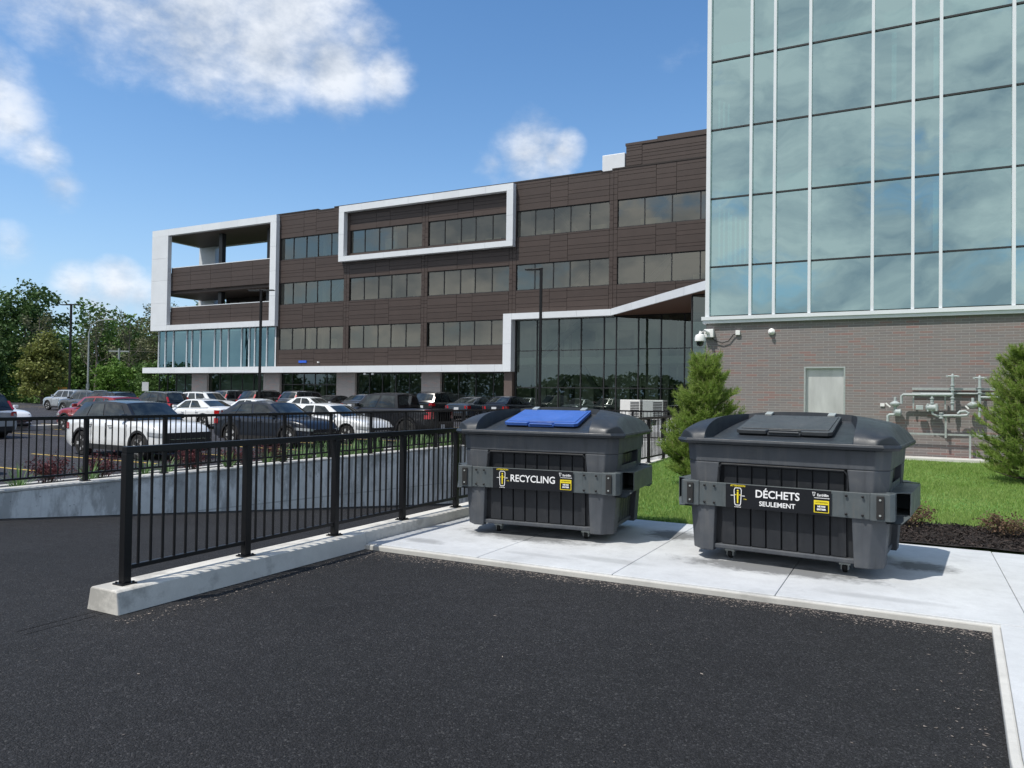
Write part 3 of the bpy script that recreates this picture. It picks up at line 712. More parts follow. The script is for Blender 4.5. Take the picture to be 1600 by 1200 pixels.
# angled canopy running out towards the glass tower
A_ = Vector((-18.25, F - .62)); Bq = Vector((-8.6, 38.3)); n_ = 4
for i in range(n_):
    a = A_.lerp(Bq, i / n_ + .001); b = A_.lerp(Bq, (i + 1) / n_ - .001); dv = (Bq - A_).normalized(); nn = Vector((-dv.y, dv.x)) * .12
    m.prism([(a.x, a.y), (b.x, b.y), (b.x + nn.x, b.y + nn.y), (a.x + nn.x, a.y + nn.y)], z0=7.40, z1=7.86)
obuild(m, 'white_band', M['white_metal'])
m = MB(); m.prism([(-18.1, F - .5), (-8.5, 38.5), (-5.3, 38.5), (-5.3, F - .02), (-18.1, F - .02)], z0=7.44, z1=7.52); obuild(m, 'canopy_soffit', M['soffit'])
m = MB(); m.prism([(-18.2, F - .5), (-8.6, 38.45), (-5.3, 38.45), (-5.3, F - .02), (-18.2, F - .02)], z0=7.53, z1=7.8); obuild(m, 'canopy_roof', M['frame_dark'])
# entrance curtain wall
def curtain(x0, ws, zs, y, mat, name='entrance_glazing'):
    f = MB(); g = MB(); x = x0; xt = x0 + sum(ws)
    for z in zs: f.box(x0, xt, y - .05, y + .08, z - .03, z + .03)
    for i, w_ in enumerate(list(ws) + [0]):
        for za, zb in zip(zs, zs[1:]): f.box(x - .035, x + .035, y - .07, y + .08, za + .03, zb - .03)
        if w_:
            for za, zb in zip(zs, zs[1:]):
                t1, t2 = rb.uniform(-.005, .005), rb.uniform(-.005, .005)
                g.add([(x + .035, y + t1, za + .03), (x + w_ - .035, y + t2, za + .03), (x + w_ - .035, y - t1, zb - .03), (x + .035, y - t2, zb - .03)], [(0, 1, 2, 3)])
        x += w_
    o = obuild(f, name, M['frame_dark']); obuild(g, 'pane', mat, o, fix=False); return o
curtain(-25.95, [1.74] * 4 + [.9] + [1.6] * 6, [.50, 2.4, 5.1, 7.40], F + .10, M['glass_entry'])
curtain(-10.6, [1.3, 1.3, 1.3, 1.3], [.50, 3.2, 7.40], 41.2, M['glass_entry'])
m = MB()
for (x, z) in ((-23.6, .5), (-20.9, .5), (-18.1, .5), (-22.0, 4.6), (-19.0, 4.6), (-23.9, 4.6)): m.box(x, x + 1.15, F + 3.0, F + 3.1, z, z + 2.1)
obuild(m, 'interior_door', M['frame_dark'])
m = MB()
for x in (-24.9, -20.3, -17.3, -14.6, -12.3): m.box(x, x + .12, F + 2.9, F + 3.0, .5, 7.3)
m.box(-25.9, -16, F + 3.1, F + 3.2, .5, 7.3); m.box(-15.7, -5.6, F + 2.2, F + 2.3, 4.6, 4.72); m.box(-15.7, -5.6, F + 2.2, F + 2.3, 2.7, 2.78)
obuild(m, 'interior_partition', mottled('partition_pale', (.42, .44, .38), .06, 1, .8))
# ground floor: brick piers and dark glazing set back under the band
GY = F + .9
for (a, b) in ((-61.7, -59.6), (-52.2, -50.2), (-43.6, -41.6), (-34.8, -33.0)):
    m = MB(); m.box(a, b, GY - .25, GY + .5, .4, 3.56); obuild(m, 'brick_pier', M['brick_grey'])
m = MB(); m.box(-26.72, -26.05, F - .3, F + .5, .4, 3.56); obuild(m, 'corner_column', M['soffit_grey'])
for x0, x1, n in ((-66.8, -61.7, 4), (-59.6, -52.2, 5), (-50.2, -43.6, 5), (-41.6, -34.8, 5), (-33.0, -26.72, 4)):
    f = MB(); g = MB(); w_ = (x1 - x0) / n
    for k in range(n + 1): f.box(x0 + k * w_ - .03, x0 + k * w_ + .03, GY, GY + .1, .46, 3.56)
    f.box(x0, x1, GY + .001, GY + .099, 3.46, 3.56); f.box(x0, x1, GY + .001, GY + .099, .46, .6)
    if x0 == -50.2: f.box(x0, x1, GY + .001, GY + .099, 2.5, 2.58)
    for k in range(n):
        a, b = x0 + k * w_ + .03, x0 + (k + 1) * w_ - .03
        g.add([(a, GY + .05 + rb.uniform(-.005, .005), .6), (b, GY + .05, .6), (b, GY + .05, 3.46), (a, GY + .05, 3.46)], [(0, 1, 2, 3)])
    o = obuild(f, 'shopfront', M['frame_dark']); obuild(g, 'pane', M['glass_entry'], o, fix=False)
m = MB(); m.box(-66.9, -26.1, F + .06, GY - .26, 3.57, 3.6); obuild(m, 'band_soffit', M['soffit_grey'])
m = MB(); m.box(-47.3, -46.4, F - .06, F - .001, 4.42, 4.62); obuild(m, 'wall_sign', mottled('blue_sign', (.02, .10, .55), .05, 3, .5))
m = MB(); m.box(-45.1, -44.95, F - .14, F - .001, 4.4, 4.5); obuild(m, 'wall_lamp', M['white_plastic'])
for x in (-39.7, -38.9):
    m = MB(); m.lathe([(.02, .2), (.10, .12), (.12, .0)], (x, F - .4, 3.35), n=10); obuild(m, 'security_camera', M['white_plastic'])

# ------------------------------------------------------------------ glass tower on brick base
T = 21.4
gb = thing('glass_tower', (2, T, 0), 'teal glass curtain wall building on a grey brick base beside the lawn', 'building')
def gbuild(m, name, mat, parent=None, **k):
    m.v = [(v[0] - 2, v[1] - T, v[2]) for v in m.v]; return m.build(name, mat, parent or gb, **k)
XL, XE = -5.10, 17.0
m = MB()                                   # brick walls with an opening for the steel hatch
m.box(XL, -2.50, T, T + .3, 0, 3.83); m.box(-1.49, XE, T, T + .3, 0, 3.83); m.box(-2.499, -1.491, T + .001, T + .3, 2.6, 3.829); m.box(-2.499, -1.491, T + .001, T + .3, 0, 1.28)
m.box(XL, XL + .3, T + .301, 41.2, 0, 3.83); m.box(XE - .3, XE, T + .301, 50, 0, 3.83)
gbuild(m, 'brick_wall', M['brick'])
m = MB(); m.box(-2.495, -1.495, T + .10, T + .14, 1.285, 2.595); hp_ = gbuild(m, 'access_panel', M['steel_panel'])
m = MB(); m.box(-2.50, -2.46, T - .006, T + .09, 1.28, 2.6); m.box(-1.53, -1.49, T - .006, T + .09, 1.28, 2.6); m.box(-2.459, -1.531, T - .006, T + .09, 2.56, 2.6); gbuild(m, 'panel_frame', M['galv'], hp_)
m = MB(); m.box(XL - .08, XE, T - .10, T + .2, 3.835, 3.92); m.box(XL - .11, XE, T - .14, T + .2, 3.921, 4.02); m.box(XL - .11, XL - .02, T + .201, 41.2, 3.835, 4.02)
gbuild(m, 'base_trim', M['white_metal'])
xs = [-5.06, -3.90, -3.28, -2.38, -.87, .045, .655, 2.165, 3.06, 3.66, 5.17, 6.08, 6.69, 8.2, 9.4, 10.9, 12.4, 14.0, 15.4, XE - .05]
zs = [4.04, 5.43, 7.36, 9.31, 11.26, 13.21, 15.16, 17.1, 19.0]
for i, x in enumerate(xs):
    wd = .036 if i else .055
    m = MB(); m.box(x - wd, x + wd, T - .10, T + .06, 4.021, zs[-1]); gbuild(m, 'mullion', M['white_metal'])
for z in zs[1:-1]:
    m = MB(); m.box(xs[0] + .056, xs[-1] - .046, T - .012, T + .05, z - .022, z + .022); gbuild(m, 'transom', M['frame_dark'])
m = MB()
rt = random.Random(11)
for i in range(len(xs) - 1):
    m = MB()
    for j in range(len(zs) - 1):
        a, b, c, d = xs[i] + .036, xs[i + 1] - .036, zs[j] + .02, zs[j + 1] - .02
        q = [rt.uniform(-.006, .006) for _ in range(4)]
        P = []
        for u in np.linspace(0, 1, 7):
            row = []
            for v in np.linspace(0, 1, 7):
                dz = (q[0] * (1 - u) * (1 - v) + q[1] * u * (1 - v) + q[2] * u * v + q[3] * (1 - u) * v) + .0022 * math.sin(PI * u) * math.sin(PI * v)
                row.append((a + (b - a) * u, T + .02 + dz, c + (d - c) * v))
            P.append(row)
        m.grid(P)
    gbuild(m, 'window_pane', M['glass_teal'], fix=False, smooth='all')
# interior: slabs, back wall, blinds
m = MB()
for z in (3.9, 7.9, 11.8, 15.7, 18.8): m.box(XL + .05, XE - .05, T + .25, T + 8, z - .55 if z > 4 else 3.84, z)
gbuild(m, 'floor_slab', M['interior_teal'])
m = MB(); m.box(XL + .05, XE, T + 4.5, T + 4.7, 4, 18.7)
gbuild(m, 'interior_wall', M['interior_teal'])
m = MB()
for (x0, n, z0, z1) in ((-4.85, 3, 9.35, 10.2), (-4.95, 4, 5.5, 7.3), (-4.5, 5, 5.5, 6.9), (-.45, 1, 9.4, 11.2), (.49, 1, 5.5, 7.2), (.49, 1, 9.4, 11.1)):
    for k in range(n): m.box(x0 + k * .13, x0 + k * .13 + (.05 if n > 1 else .11), T + .16, T + .18, z0, z1 - .07 * k)
gbuild(m, 'blind', M['blind'])
m = MB(); m.box(XL, XE, T + .08, T + 30, 19.02, 19.3); m.box(XL, XL + .2, T + .08, T + 28, 4.02, 19.0); m.box(XE - .2, XE, T + .08, T + 30, 4.02, 19.0); m.box(XL + .21, XE - .21, T + 29.7, T + 30, 0, 19)
gbuild(m, 'rear_shell', M['brown'])
# things fixed to the brick wall
t = thing('dome_camera', (-5.0, T, 3.55), 'white dome security camera on an arm at the corner of the brick wall', 'camera')
B(-.13, .13, -.16, -.0, -.11, .12).build('mount_box', M['white_plastic'], t, bevel=.01)
MB().tube([(-.02, -.16, .02), (-.05, -.42, .03), (-.14, -.50, .01), (-.15, -.50, -.05)], .045, 10).build('arm', M['white_plastic'], t, True)
MB().lathe([(.05, 0), (.12, -.03), (.145, -.10), (.145, -.20), (.12, -.215)], (-.15, -.50, -.04), n=20).build('housing', M['white_plastic'], t, True)
MB().lathe([(.105, 0), (.10, -.06), (.07, -.11), (.02, -.135)], (-.15, -.50, -.255), n=16).build('dome', M['car_glass'], t, True)
t = thing('junction_box', (-4.22, T, 3.55), 'small white junction box fed by a drooping black cable on the brick wall', 'box')
B(-.06, .06, -.07, 0, -.06, .07).build('casing', M['white_plastic'], t, bevel=.008)
MB().tube([(-.05, -.04, -.03), (-.12, -.05, -.05), (-.25, -.05, -.22), (-.42, -.05, -.27), (-.62, -.06, -.20), (-.70, -.08, -.13)], .013, 6).build('cable', M['rubber'], t, True)
t = thing('alarm_sensor', (-3.33, T, 3.56), 'small round white sensor on the brick wall right of the dome camera', 'sensor')
MB().lathe([(.09, 0), (.09, -.04), (.05, -.07)], (0, 0, 0), 'y', 16).build('base', M['white_plastic'], t, True)
MB().lathe([(.04, -.07), (.055, -.11), (.02, -.15)], (0, 0, -.02), 'y', 12).build('eye', M['white_plastic'], t, True)
t = tag(B(-.05, .05, -.03, 0, -.04, .04).build('outlet_plate', M['white_plastic'], bevel=.004), 'tiny white plate on the bricks left of the gas pipes', 'outlet'); t.location = (-.62, T, 1.62)

# gas meter set
def W(px, pz): return px, pz
t = thing('gas_meter_set', (.476, T - .23, 1.15), 'grey painted gas pipes, valves and regulators mounted on the brick wall', 'gas pipes'); t.scale = (.7, .7, .7)
def pipe(pts, r=.035, name='pipe', mat='pipe'): return MB().tube([(x, y, z) for x, y, z in pts], r, 10).build(name, M[mat], t, True)
# local: x 0 = world .9 ; z 0 = .3 ; wall at y=+.32
def valve(x, z, y=0):
    m = MB(); m.lathe([(.035, -.11), (.075, -.10), (.075, -.07), (.045, -.06), (.06, 0), (.045, .06), (.075, .07), (.075, .10), (.035, .11)], (x, y, z), n=12)
    return m.build('valve', M['pipe'], t, True)
def vent_cap(x, z):
    m = MB(); m.tube([(x - .17, 0, z), (x + .17, 0, z)], .032, 8); m.lathe([(.03, -.12), (.05, -.05), (.055, .03), (.02, .09)], (x, 0, z), n=10)
    m.box(x - .2, x - .14, -.03, .03, z - .03, z + .03); m.box(x + .14, x + .2, -.03, .03, z - .03, z + .03)
    return m.build('relief_vent', M['pipe'], t, True)
def regulator(x, z, r=.17, name='regulator'):
    m = MB(); m.lathe([(.03, .24), (.045, .23), (.045, .10), (r * .7, .06), (r, .02), (r, -.02), (r * .7, -.07), (.05, -.12)], (x, 0, z), n=18)
    return m.build(name, M['pipe'], t, True)
m = MB(); m.box(-.62, 1.9, .20, .28, 1.22, 1.30); m.box(-.62, 1.9, .22, .26, 1.08, 1.14)
m.build('strut_rail', M['galv'], t)
m = MB(); m.box(-.95, 2.2, .1, .14, -.36, -.30); m.build('lower_rail', M['galv'], t)
for x in (.42, 1.15):
    m = MB(); m.box(x - .03, x + .03, .05, .1, -.45 if x < 1 else -1.15, .30 if x < 1 else -.29); m.build('support_leg', M['galv'], t)
pipe([(-.95, 0, .72), (-.95, 0, 1.00), (-.90, 0, 1.05), (-.3, 0, 1.05)], .042)
MB().tube([(-.35, 0, 1.05), (.62, 0, 1.06)], .058, 12).build('manifold', M['pipe'], t, True)
pipe([(.62, 0, 1.65), (.62, 0, .52)], .045)
vent_cap(.62, 1.70); valve(.62, 1.30); valve(.62, .86)
pipe([(1.42, 0, 1.62), (1.42, 0, .3)], .045); vent_cap(1.42, 1.64); valve(1.42, 1.22)
pipe([(1.42, 0, .98), (2.1, 0, .98)], .042); pipe([(.62, .1, 1.1), (1.42, .1, 1.1)], .018)
pipe([(0, 0, 1.03), (0, 0, .60)], .038); valve(0, .84)
m = MB(); m.lathe([(.06, -.2), (.12, -.16), (.12, .16), (.06, .2)], (0, 0, .60), 'x', 14); m.box(-.16, -.1, -.1, .1, .46, .74); m.box(.1, .17, -.12, .12, .48, .74); m.build('meter_body', M['pipe'], t, True, bevel=.01)
m = MB(); m.box(-.50, -.27, -.07, .07, .52, .68); m.build('index_box', M['pipe'], t, True, bevel=.01)
pipe([(0, 0, .5), (.02, 0, .38), (.15, 0, .32), (.40, 0, .33), (.62, 0, .34), (.85, 0, .34), (1.05, 0, .36), (1.10, 0, .44), (1.0, 0, .50), (.84, 0, .48), (.78, 0, .40)], .042)
valve(.28, .33)
regulator(-1.15, .72); regulator(1.22, .72)
for a_, b_ in (((-1.45, -.05, .74), (-1.30, -.05, .60)), ((1.0, -.05, .68), (1.10, -.05, .58))): MB().bar(a_, b_, .05, .05).build('tag_strip', M['white_plastic'], t)
pipe([(-1.38, 0, .02), (-1.38, 0, .28), (-1.32, 0, .33), (-1.2, 0, .33), (-1.15, 0, .36), (-1.15, 0, .62)], .05)
m = MB(); m.lathe([(.06, -.1), (.13, -.06), (.13, .1), (.06, .14)], (-1.08, 0, .42), 'x', 12); m.build('shutoff_valve', M['pipe'], t, True)
for x in (-.6, .28 + .1): MB().box(x, x + .05, .1, .15, .55, 1.05).build('bracket', M['galv'], t)

# ------------------------------------------------------------------ waste bins
def ring(w, d, c): return [(-w + c, -d), (w - c, -d), (w, -d + c), (w, d - c), (w - c, d), (-w + c, d), (-w, d - c), (-w, -d + c)]
def make_bin(loc, rz, label, flapmat, lines):
    t = thing('waste_bin', loc, label, 'dumpster', rz, 'front load waste bins on the concrete pad')
    w0, d0, w1, d1 = .89, .70, .965, .745      # bottom / top half sizes
    zb, zt = .10, 1.19
    def wh(z): k = (z - zb) / (zt - zb); return w0 + (w1 - w0) * k, d0 + (d1 - d0) * k
    body = MB()
    # corner pillars (L-shaped, chamfered), lower and upper stage
    for (za, zc, sw, grow) in ((zb, .60, .40, .012), (.60, 1.005, .42, 0)):
        for sx_ in (-1, 1):
            for sy_ in (-1, 1):
                def poly(z, g):
                    w, d = wh(z); w += g; d += g; ri = .60 if z > .6 else (.64 if z > .3 else .66)
                    pts = [(w, .38 if z > .6 else .42), (w, d - .12), (w - .12, d), (ri, d), (ri, d - .09), (w - .09, .42 if z <= .6 else .38)]
                    pts = [(x * sx_, y * sy_) for x, y in pts]
                    return pts if sx_ * sy_ > 0 else pts[::-1]
                body.prism(poly(za, grow), poly(zc, grow if zc <= .6 else 0), za, zc)
    wa, da = wh(1.005); wb_, db = wh(1.19)
    body.prism(ring(wa, da, .12), ring(wb_, db, .12), 1.0055, 1.19)
    wa, da = wh(.10); body.prism(ring(wa - .03, da - .012, .1), ring(wa - .03, da - .010, .1), .125, .172)
    o = body.build('body', M['charcoal'], t, bevel=.010, seg=2)
    core = MB(); a, b = wh(.12), wh(1.0); core.prism(ring(a[0] - .075, a[1] - .075, .06), ring(b[0] - .075, b[1] - .075, .06), .161, 1.005)
    core.build('liner', M['panel_dark'], t)
    # ribbed panels front, back and sides
    def panel(name, half, z0, z1, axis, sgn, n, zup):
        m = MB(); wd = 2 * half / n
        for i in range(n):
            a = -half + i * wd + .007; b = a + wd - .014
            def off(z):
                q = wh(z)[1 if axis == 'y' else 0] - .042 - (.012 if zup else 0); return sgn * q
            lo, hi = off(z0), off(z1); inn = -sgn * .035
            def pt(u, v, z): return (u, v, z) if axis == 'y' else (v, u, z)
            vs = [pt(a, lo, z0), pt(b, lo, z0), pt(b, lo + inn, z0), pt(a, lo + inn, z0), pt(a, hi, z1), pt(b, hi, z1), pt(b, hi + inn, z1), pt(a, hi + inn, z1)]
            m.add(vs, [(0, 3, 2, 1), (4, 5, 6, 7), (0, 1, 5, 4), (1, 2, 6, 5), (2, 3, 7, 6), (3, 0, 4, 7)])
        return m.build(name, M['panel_dark'], t, bevel=.006)
    panel('ribbed_panel', .595, .175, .57, 'y', -1, 8, 0); panel('ribbed_panel', .575, .79, .975, 'y', -1, 8, 1)
    panel('ribbed_panel', .595, .175, .57, 'y', 1, 8, 0); panel('ribbed_panel', .575, .79, .975, 'y', 1, 8, 1)
    for s in (-1, 1): panel('ribbed_panel', .37, .175, .57, 'x', s, 6, 0); panel('ribbed_panel', .34, .79, .975, 'x', s, 5, 1)
    # rounded frame round upper recess (front)
    m = MB(); d = wh(.9)[1]
    m.tube([(-.605, -d + .012, .80), (-.605, -d + .004, .95), (-.575, -d, .99), (.575, -d, .99), (.605, -d + .004, .95), (.605, -d + .012, .80)], .010, 6, False)
    m.build('recess_trim', M['panel_dark'], t, True)
    # steel band across front and back
    for s in (-1, 1):
        db_ = wh(.68)[1] + .004
        m = MB(); y0, y1 = sorted((s * (db_ - .02), s * (db_ + .024)))
        m.box(-.80, .80, y0, y1, .56, .80)
        for q in (-1, 1):
            pl = [(q * .801, s * (db_ + .035)), (q * .965, s * (db_ + .04)), (q * 1.0, s * (db_ - .01)), (q * 1.0, s * (db_ - .14)), (q * .90, s * (db_ - .14)), (q * .801, s * (db_ - .02))]
            if q * s > 0: pl = pl[::-1]
            m.prism(pl, z0=.556, z1=.804)
        bd = m.build('steel_band', M['band'], t, bevel=.005)
        m = MB()
        for x in (-.74, -.64, .60, .74):
            for z in (.595, .765): m.lathe([(.013, 0), (.013, s * .006), (.006, s * .011)], (x, s * (db_ + .036), z), 'y', 8)
        m.build('bolt', M['black_metal'], bd)
        for q in (-1, 1):
            m = MB(); yy = sorted((s * (db_ + .036), s * (db_ + .056))); xx = sorted((q * .855, q * .92)); m.box(xx[0], xx[1], yy[0], yy[1], .575, .785)
            bp = m.build('bumper_pad', M['rubber'], t, bevel=.006)
            m = MB()
            for z in (.61, .75): m.lathe([(.010, 0), (.010, s * .006)], (q * .887, s * (db_ + .057), z), 'y', 8)
            m.build('bolt', M['galv'], bp)
    # fork pockets on both ends
    for q in (-1, 1):
        m = MB(); xi = wh(.68)[0] - .01; xo = q * (xi + .19)
        def bx(a, b, y0, y1, z0, z1): a, b = sorted((a, b)); m.box(a, b, y0, y1, z0, z1)
        bx(xo - q * .008, xo, -.50, .50, .585, .80); bx(q * xi, xo - q * .0081, -.50, .50, .792, .80); bx(q * xi, xo - q * .0081, -.50, .50, .585, .593)
        for s in (-1, 1):
            pl = [(q * (xi), s * .50), (xo, s * .50), (q * (xi + .03), s * .66), (q * xi, s * .66)]
            sg = 1 if q * s > 0 else -1
            m.prism(pl[::sg], z0=.801, z1=.809)
            m.add([(q * xi, s * .50, .585), (xo, s * .50, .585), (q * (xi + .13), s * .64, .53), (q * xi, s * .64, .53)], [(0, 1, 2, 3)])
            m.add([(q * xi, s * .50, .577), (xo, s * .50, .577), (q * (xi + .13), s * .64, .522), (q * xi, s * .64, .522)], [(0, 1, 2, 3)])
        bx(q * (xi - .0), q * (xi + .012), -.62, .62, .52, .86); bx(q * xi, xo - q * .0082, -.02, .02, .5931, .7919)  # middle plate added to stop light passing through and darken the pocket
        m.build('fork_pocket', M['band'], t, bevel=.003)
    # rim and domed lid
    m = MB(); m.prism(ring(1.03, .80, .13), ring(1.055, .825, .13), 1.191, 1.215); m.prism(ring(1.055, .825, .13), ring(1.045, .815, .13), 1.2151, 1.245)
    m.build('rim', M['lid_dark'], t, bevel=.006)
    A, Bd, XC, YR = 1.04, .81, -.035, .20
    def dome(x, y):
        u, v = abs(x) / A, abs(y) / Bd
        hb = .278 * (1 - .48 * u ** 2.4) * max(0, 1 - v ** 2.7) ** .55; he = max(0, (A - abs(x))) * 1.5
        q = max(0, min(1, .5 + .5 * (he - hb) / .05)); hb = he * (1 - q) + hb * q - .05 * q * (1 - q); return max(0, hb)
    def floor_h(x, y): return min(dome(x, y), .008 + .225 * max(0, min(.8, y + .60)))
    def halfrec(y): return .70 - .16 * max(0, (y + .80)) ** 2
    rows = [(-Bd + (Bd + YR) * k / 60, True) for k in range(61)] + [(YR + .012, False)] + [(YR + .012 + (Bd - YR - .012) * k / 36, False) for k in range(1, 37)]
    P = []
    for y, rec in rows:
        e = halfrec(min(y, YR)); row = []
        xl, xr = XC - e, XC + e
        cols = [(-A + (xl + A) * k / 34, 0) for k in range(35)] + [(xl + .012 + (xr - xl - .024) * k / 60, 1) for k in range(61)] + [(xr + (A - xr) * k / 34, 0) for k in range(35)]
        for x, inside in cols:
            h = floor_h(x, y) if inside and rec else dome(x, y)
            sm = abs(x) / A + abs(y) / Bd; cx = 1 if sm < 1.82 else 1.82 / sm
            row.append((x * cx, y * cx, 1.243 + h))
        P.append(row)
    m = MB(); m.grid(P); m.build('lid', M['lid_dark'], t, smooth=True)
    # flat quarter-round faces on the lid ends
    # flap
    fl = bpy.data.objects.new('flap_frame', None)
    sl_ = math.atan2(.225, 1.0); yb, yf = .15, -.50; zf = 1.243 + .008 + .225 * (yf + .60) + .022
    def onp(x, y, h): return (x, y * math.cos(sl_) - h * math.sin(sl_), y * math.sin(sl_) + h * math.cos(sl_))
    Lf = (yb - yf) / math.cos(sl_)
    m = MB()
    def slab(poly, h0, h1, mm):
        n = len(poly); vs = [onp(x, y, h0) for x, y in poly] + [onp(x, y, h1) for x, y in poly]
        mm.add(vs, [tuple(range(n))[::-1], tuple(range(n, 2 * n))] + [(i, (i + 1) % n, n + (i + 1) % n, n + i) for i in range(n)])
    slab([(-.50, .03), (-.46, 0), (-.20, 0), (-.18, .045), (.13, .045), (.15, 0), (.39, 0), (.43, .03), (.41, Lf), (-.48, Lf)], .0, .038, m)
    slab([(-.46, .06), (.39, .06), (.39, Lf - .05), (-.46, Lf - .05)], .0381, .046, m)
    fo = m.build('flap', flapmat, t, bevel=.012, seg=3); fo.location = (0, yf, zf)
    m = MB(); slab([(-.185, .0), (.135, .0), (.135, .040), (-.185, .040)], -.012, .012, m); m.tube([onp(-.17, .002, .022), onp(.12, .002, .022)], .010, 8)
    h = m.build('handle', flapmat, fo, bevel=.003)
    m = MB(); slab([(-.48, .04), (.41, .04), (.41, Lf), (-.48, Lf)], -.035, -.001, m); m.build('flap_lip', M['panel_dark'], fo)
    for x in (-.36, .28):
        m = MB(); slab([(x, Lf - .05), (x + .07, Lf - .05), (x + .07, Lf + .06), (x, Lf + .06)], .0385, .062, m); m.build('hinge', M['galv'], fo, bevel=.004)
    # casters
    for sx_ in (-1, 1):
        for sy_ in (-1, 1):
            m = MB(); m.lathe([(.045, -.02), (.05, -.015), (.05, .015), (.045, .02)], (0, 0, .052), 'x', 14)
            c = m.build('caster', M['rubber'], t, True); c.location = (sx_ * .55, sy_ * .48, 0)
            m = MB(); m.box(-.035, -.026, -.03, .03, .03, .084); m.box(.026, .035, -.03, .03, .03, .084); m.box(-.05, .05, -.04, .04, .076, .1245); m.build('fork', M['galv'], c)
    # sign
    ys = -(wh(.68)[1] + .004 + .036); yf_ = ys - .0062
    sg = B(-.52, .47, ys - .006, ys, .563, .797).build('sign', M['sign_black'], t)
    cx = -.40
    if lines == 1: text_mesh('RECYCLING', .112, M['sign_white'], sg, 'lettering', (-.02, yf_, .685), .0016, .0006, sx=.93)
    else:
        text_mesh('DÉCHETS', .104, M['sign_white'], sg, 'lettering', (-.02, yf_, .715), .0018, .0006, sx=.95)
        text_mesh('SEULEMENT', .064, M['sign_white'], sg, 'lettering', (-.02, yf_, .622), .0011, .0006, sx=1.0)
    text_mesh('ATTENTION', .024, M['sign_yellow'], sg, 'lettering', (cx, yf_, .783), .0006, .0006, sx=1.1)
    text_mesh('ATTENTION', .012, M['sign_white'], sg, 'lettering', (cx, yf_, .573), .0003, .0006)
    text_mesh('1.5m', .016, M['sign_yellow'], sg, 'lettering', (cx + .072, yf_, .655), .0003, .0006)
    m = MB(); z0, z1 = .592, .762
    y_ = yf_
    def rect(a, b, c, d, mm): mm.box(a, b, y_ - .0006, y_ + .0002, c, d)
    ol = [(cx - .024, z0), (cx + .024, z0), (cx + .030, z0 + .02), (cx + .036, z1 - .02), (cx + .026, z1), (cx - .026, z1), (cx - .036, z1 - .02), (cx - .030, z0 + .02)]
    for a, b in zip(ol, ol[1:] + ol[:1]): m.bar((a[0], y_, a[1]), (b[0], y_, b[1]), .0008, .007, up=(0, 1, 0)) if 0 else m.bar((a[0], y_, a[1]), (b[0], y_, b[1]), .007, .0012, up=(0, 1, 0))
    rect(cx - .070, cx - .040, .683, .689, m); rect(cx + .040, cx + .070, .683, .689, m)
    m.build('pictogram', M['sign_white'], sg)
    m = MB(); m.lathe([(.009, -.0006), (.009, .0002)], (cx, y_, .735), 'y', 12); rect(cx - .008, cx + .008, .655, .721, m); rect(cx - .006, cx + .006, .612, .6545, m); rect(cx - .032, cx - .0135, .690, .698, m); rect(cx + .0135, cx + .032, .690, .698, m)
    m.build('figure_mark', M['sign_yellow'], sg)
    lx = .385
    text_mesh('EarthBin', .033, M['sign_white'], sg, 'lettering', (lx + .012, yf_, .752), .0007, .0006, sx=.9)
    m = MB(); rect(lx - .065, lx + .068, .723, .7275, m); m.prism([(lx + .062, .719), (lx + .074, .7252), (lx + .062, .7315)], z0=y_ - .0006, z1=y_ + .0002, axis='y')
    g = [(lx - .078, .775), (lx - .071, .742), (lx - .063, .742), (lx - .056, .775)]
    for a, b in zip(g, g[1:]): m.bar((a[0], y_, a[1]), (b[0], y_, b[1]), .004, .0012, up=(0, 1, 0))
    m.bar((lx - .082, y_, .776), (lx - .052, y_, .776), .004, .0012, up=(0, 1, 0))
    m.build('logo_mark', M['sign_white'], sg)
    m = MB(); rect(lx - .067, lx + .067, .664, .703, m); rect(lx - .067, lx - .060, .588, .6635, m); rect(lx + .060, lx + .067, .588, .6635, m); rect(lx - .0595, lx + .0595, .588, .5935, m)
    m.build('warning_label', M['sign_yellow'], sg)
    y_2 = yf_ - .0008
    text_mesh('! ATTENTION', .018, M['sign_black'], sg, 'lettering', (lx, y_2, .683), .0003, .0006)
    text_mesh('NE PAS', .022, M['sign_white'], sg, 'lettering', (lx, yf_, .645), .0012, .0006); text_mesh('ENTRER', .022, M['sign_white'], sg, 'lettering', (lx, yf_, .618), .0012, .0006)
    return t
PADZ = .06
make_bin((-3.92, 8.64, PADZ), R(5.5), 'dark grey bin with a blue flap and a RECYCLING sign, beside the black railing', M['lid_blue'], 1)
make_bin((-1.05, 8.46, PADZ), R(-5), 'dark grey bin with a dark flap and a DÉCHETS SEULEMENT sign', M['flap_grey'], 2)

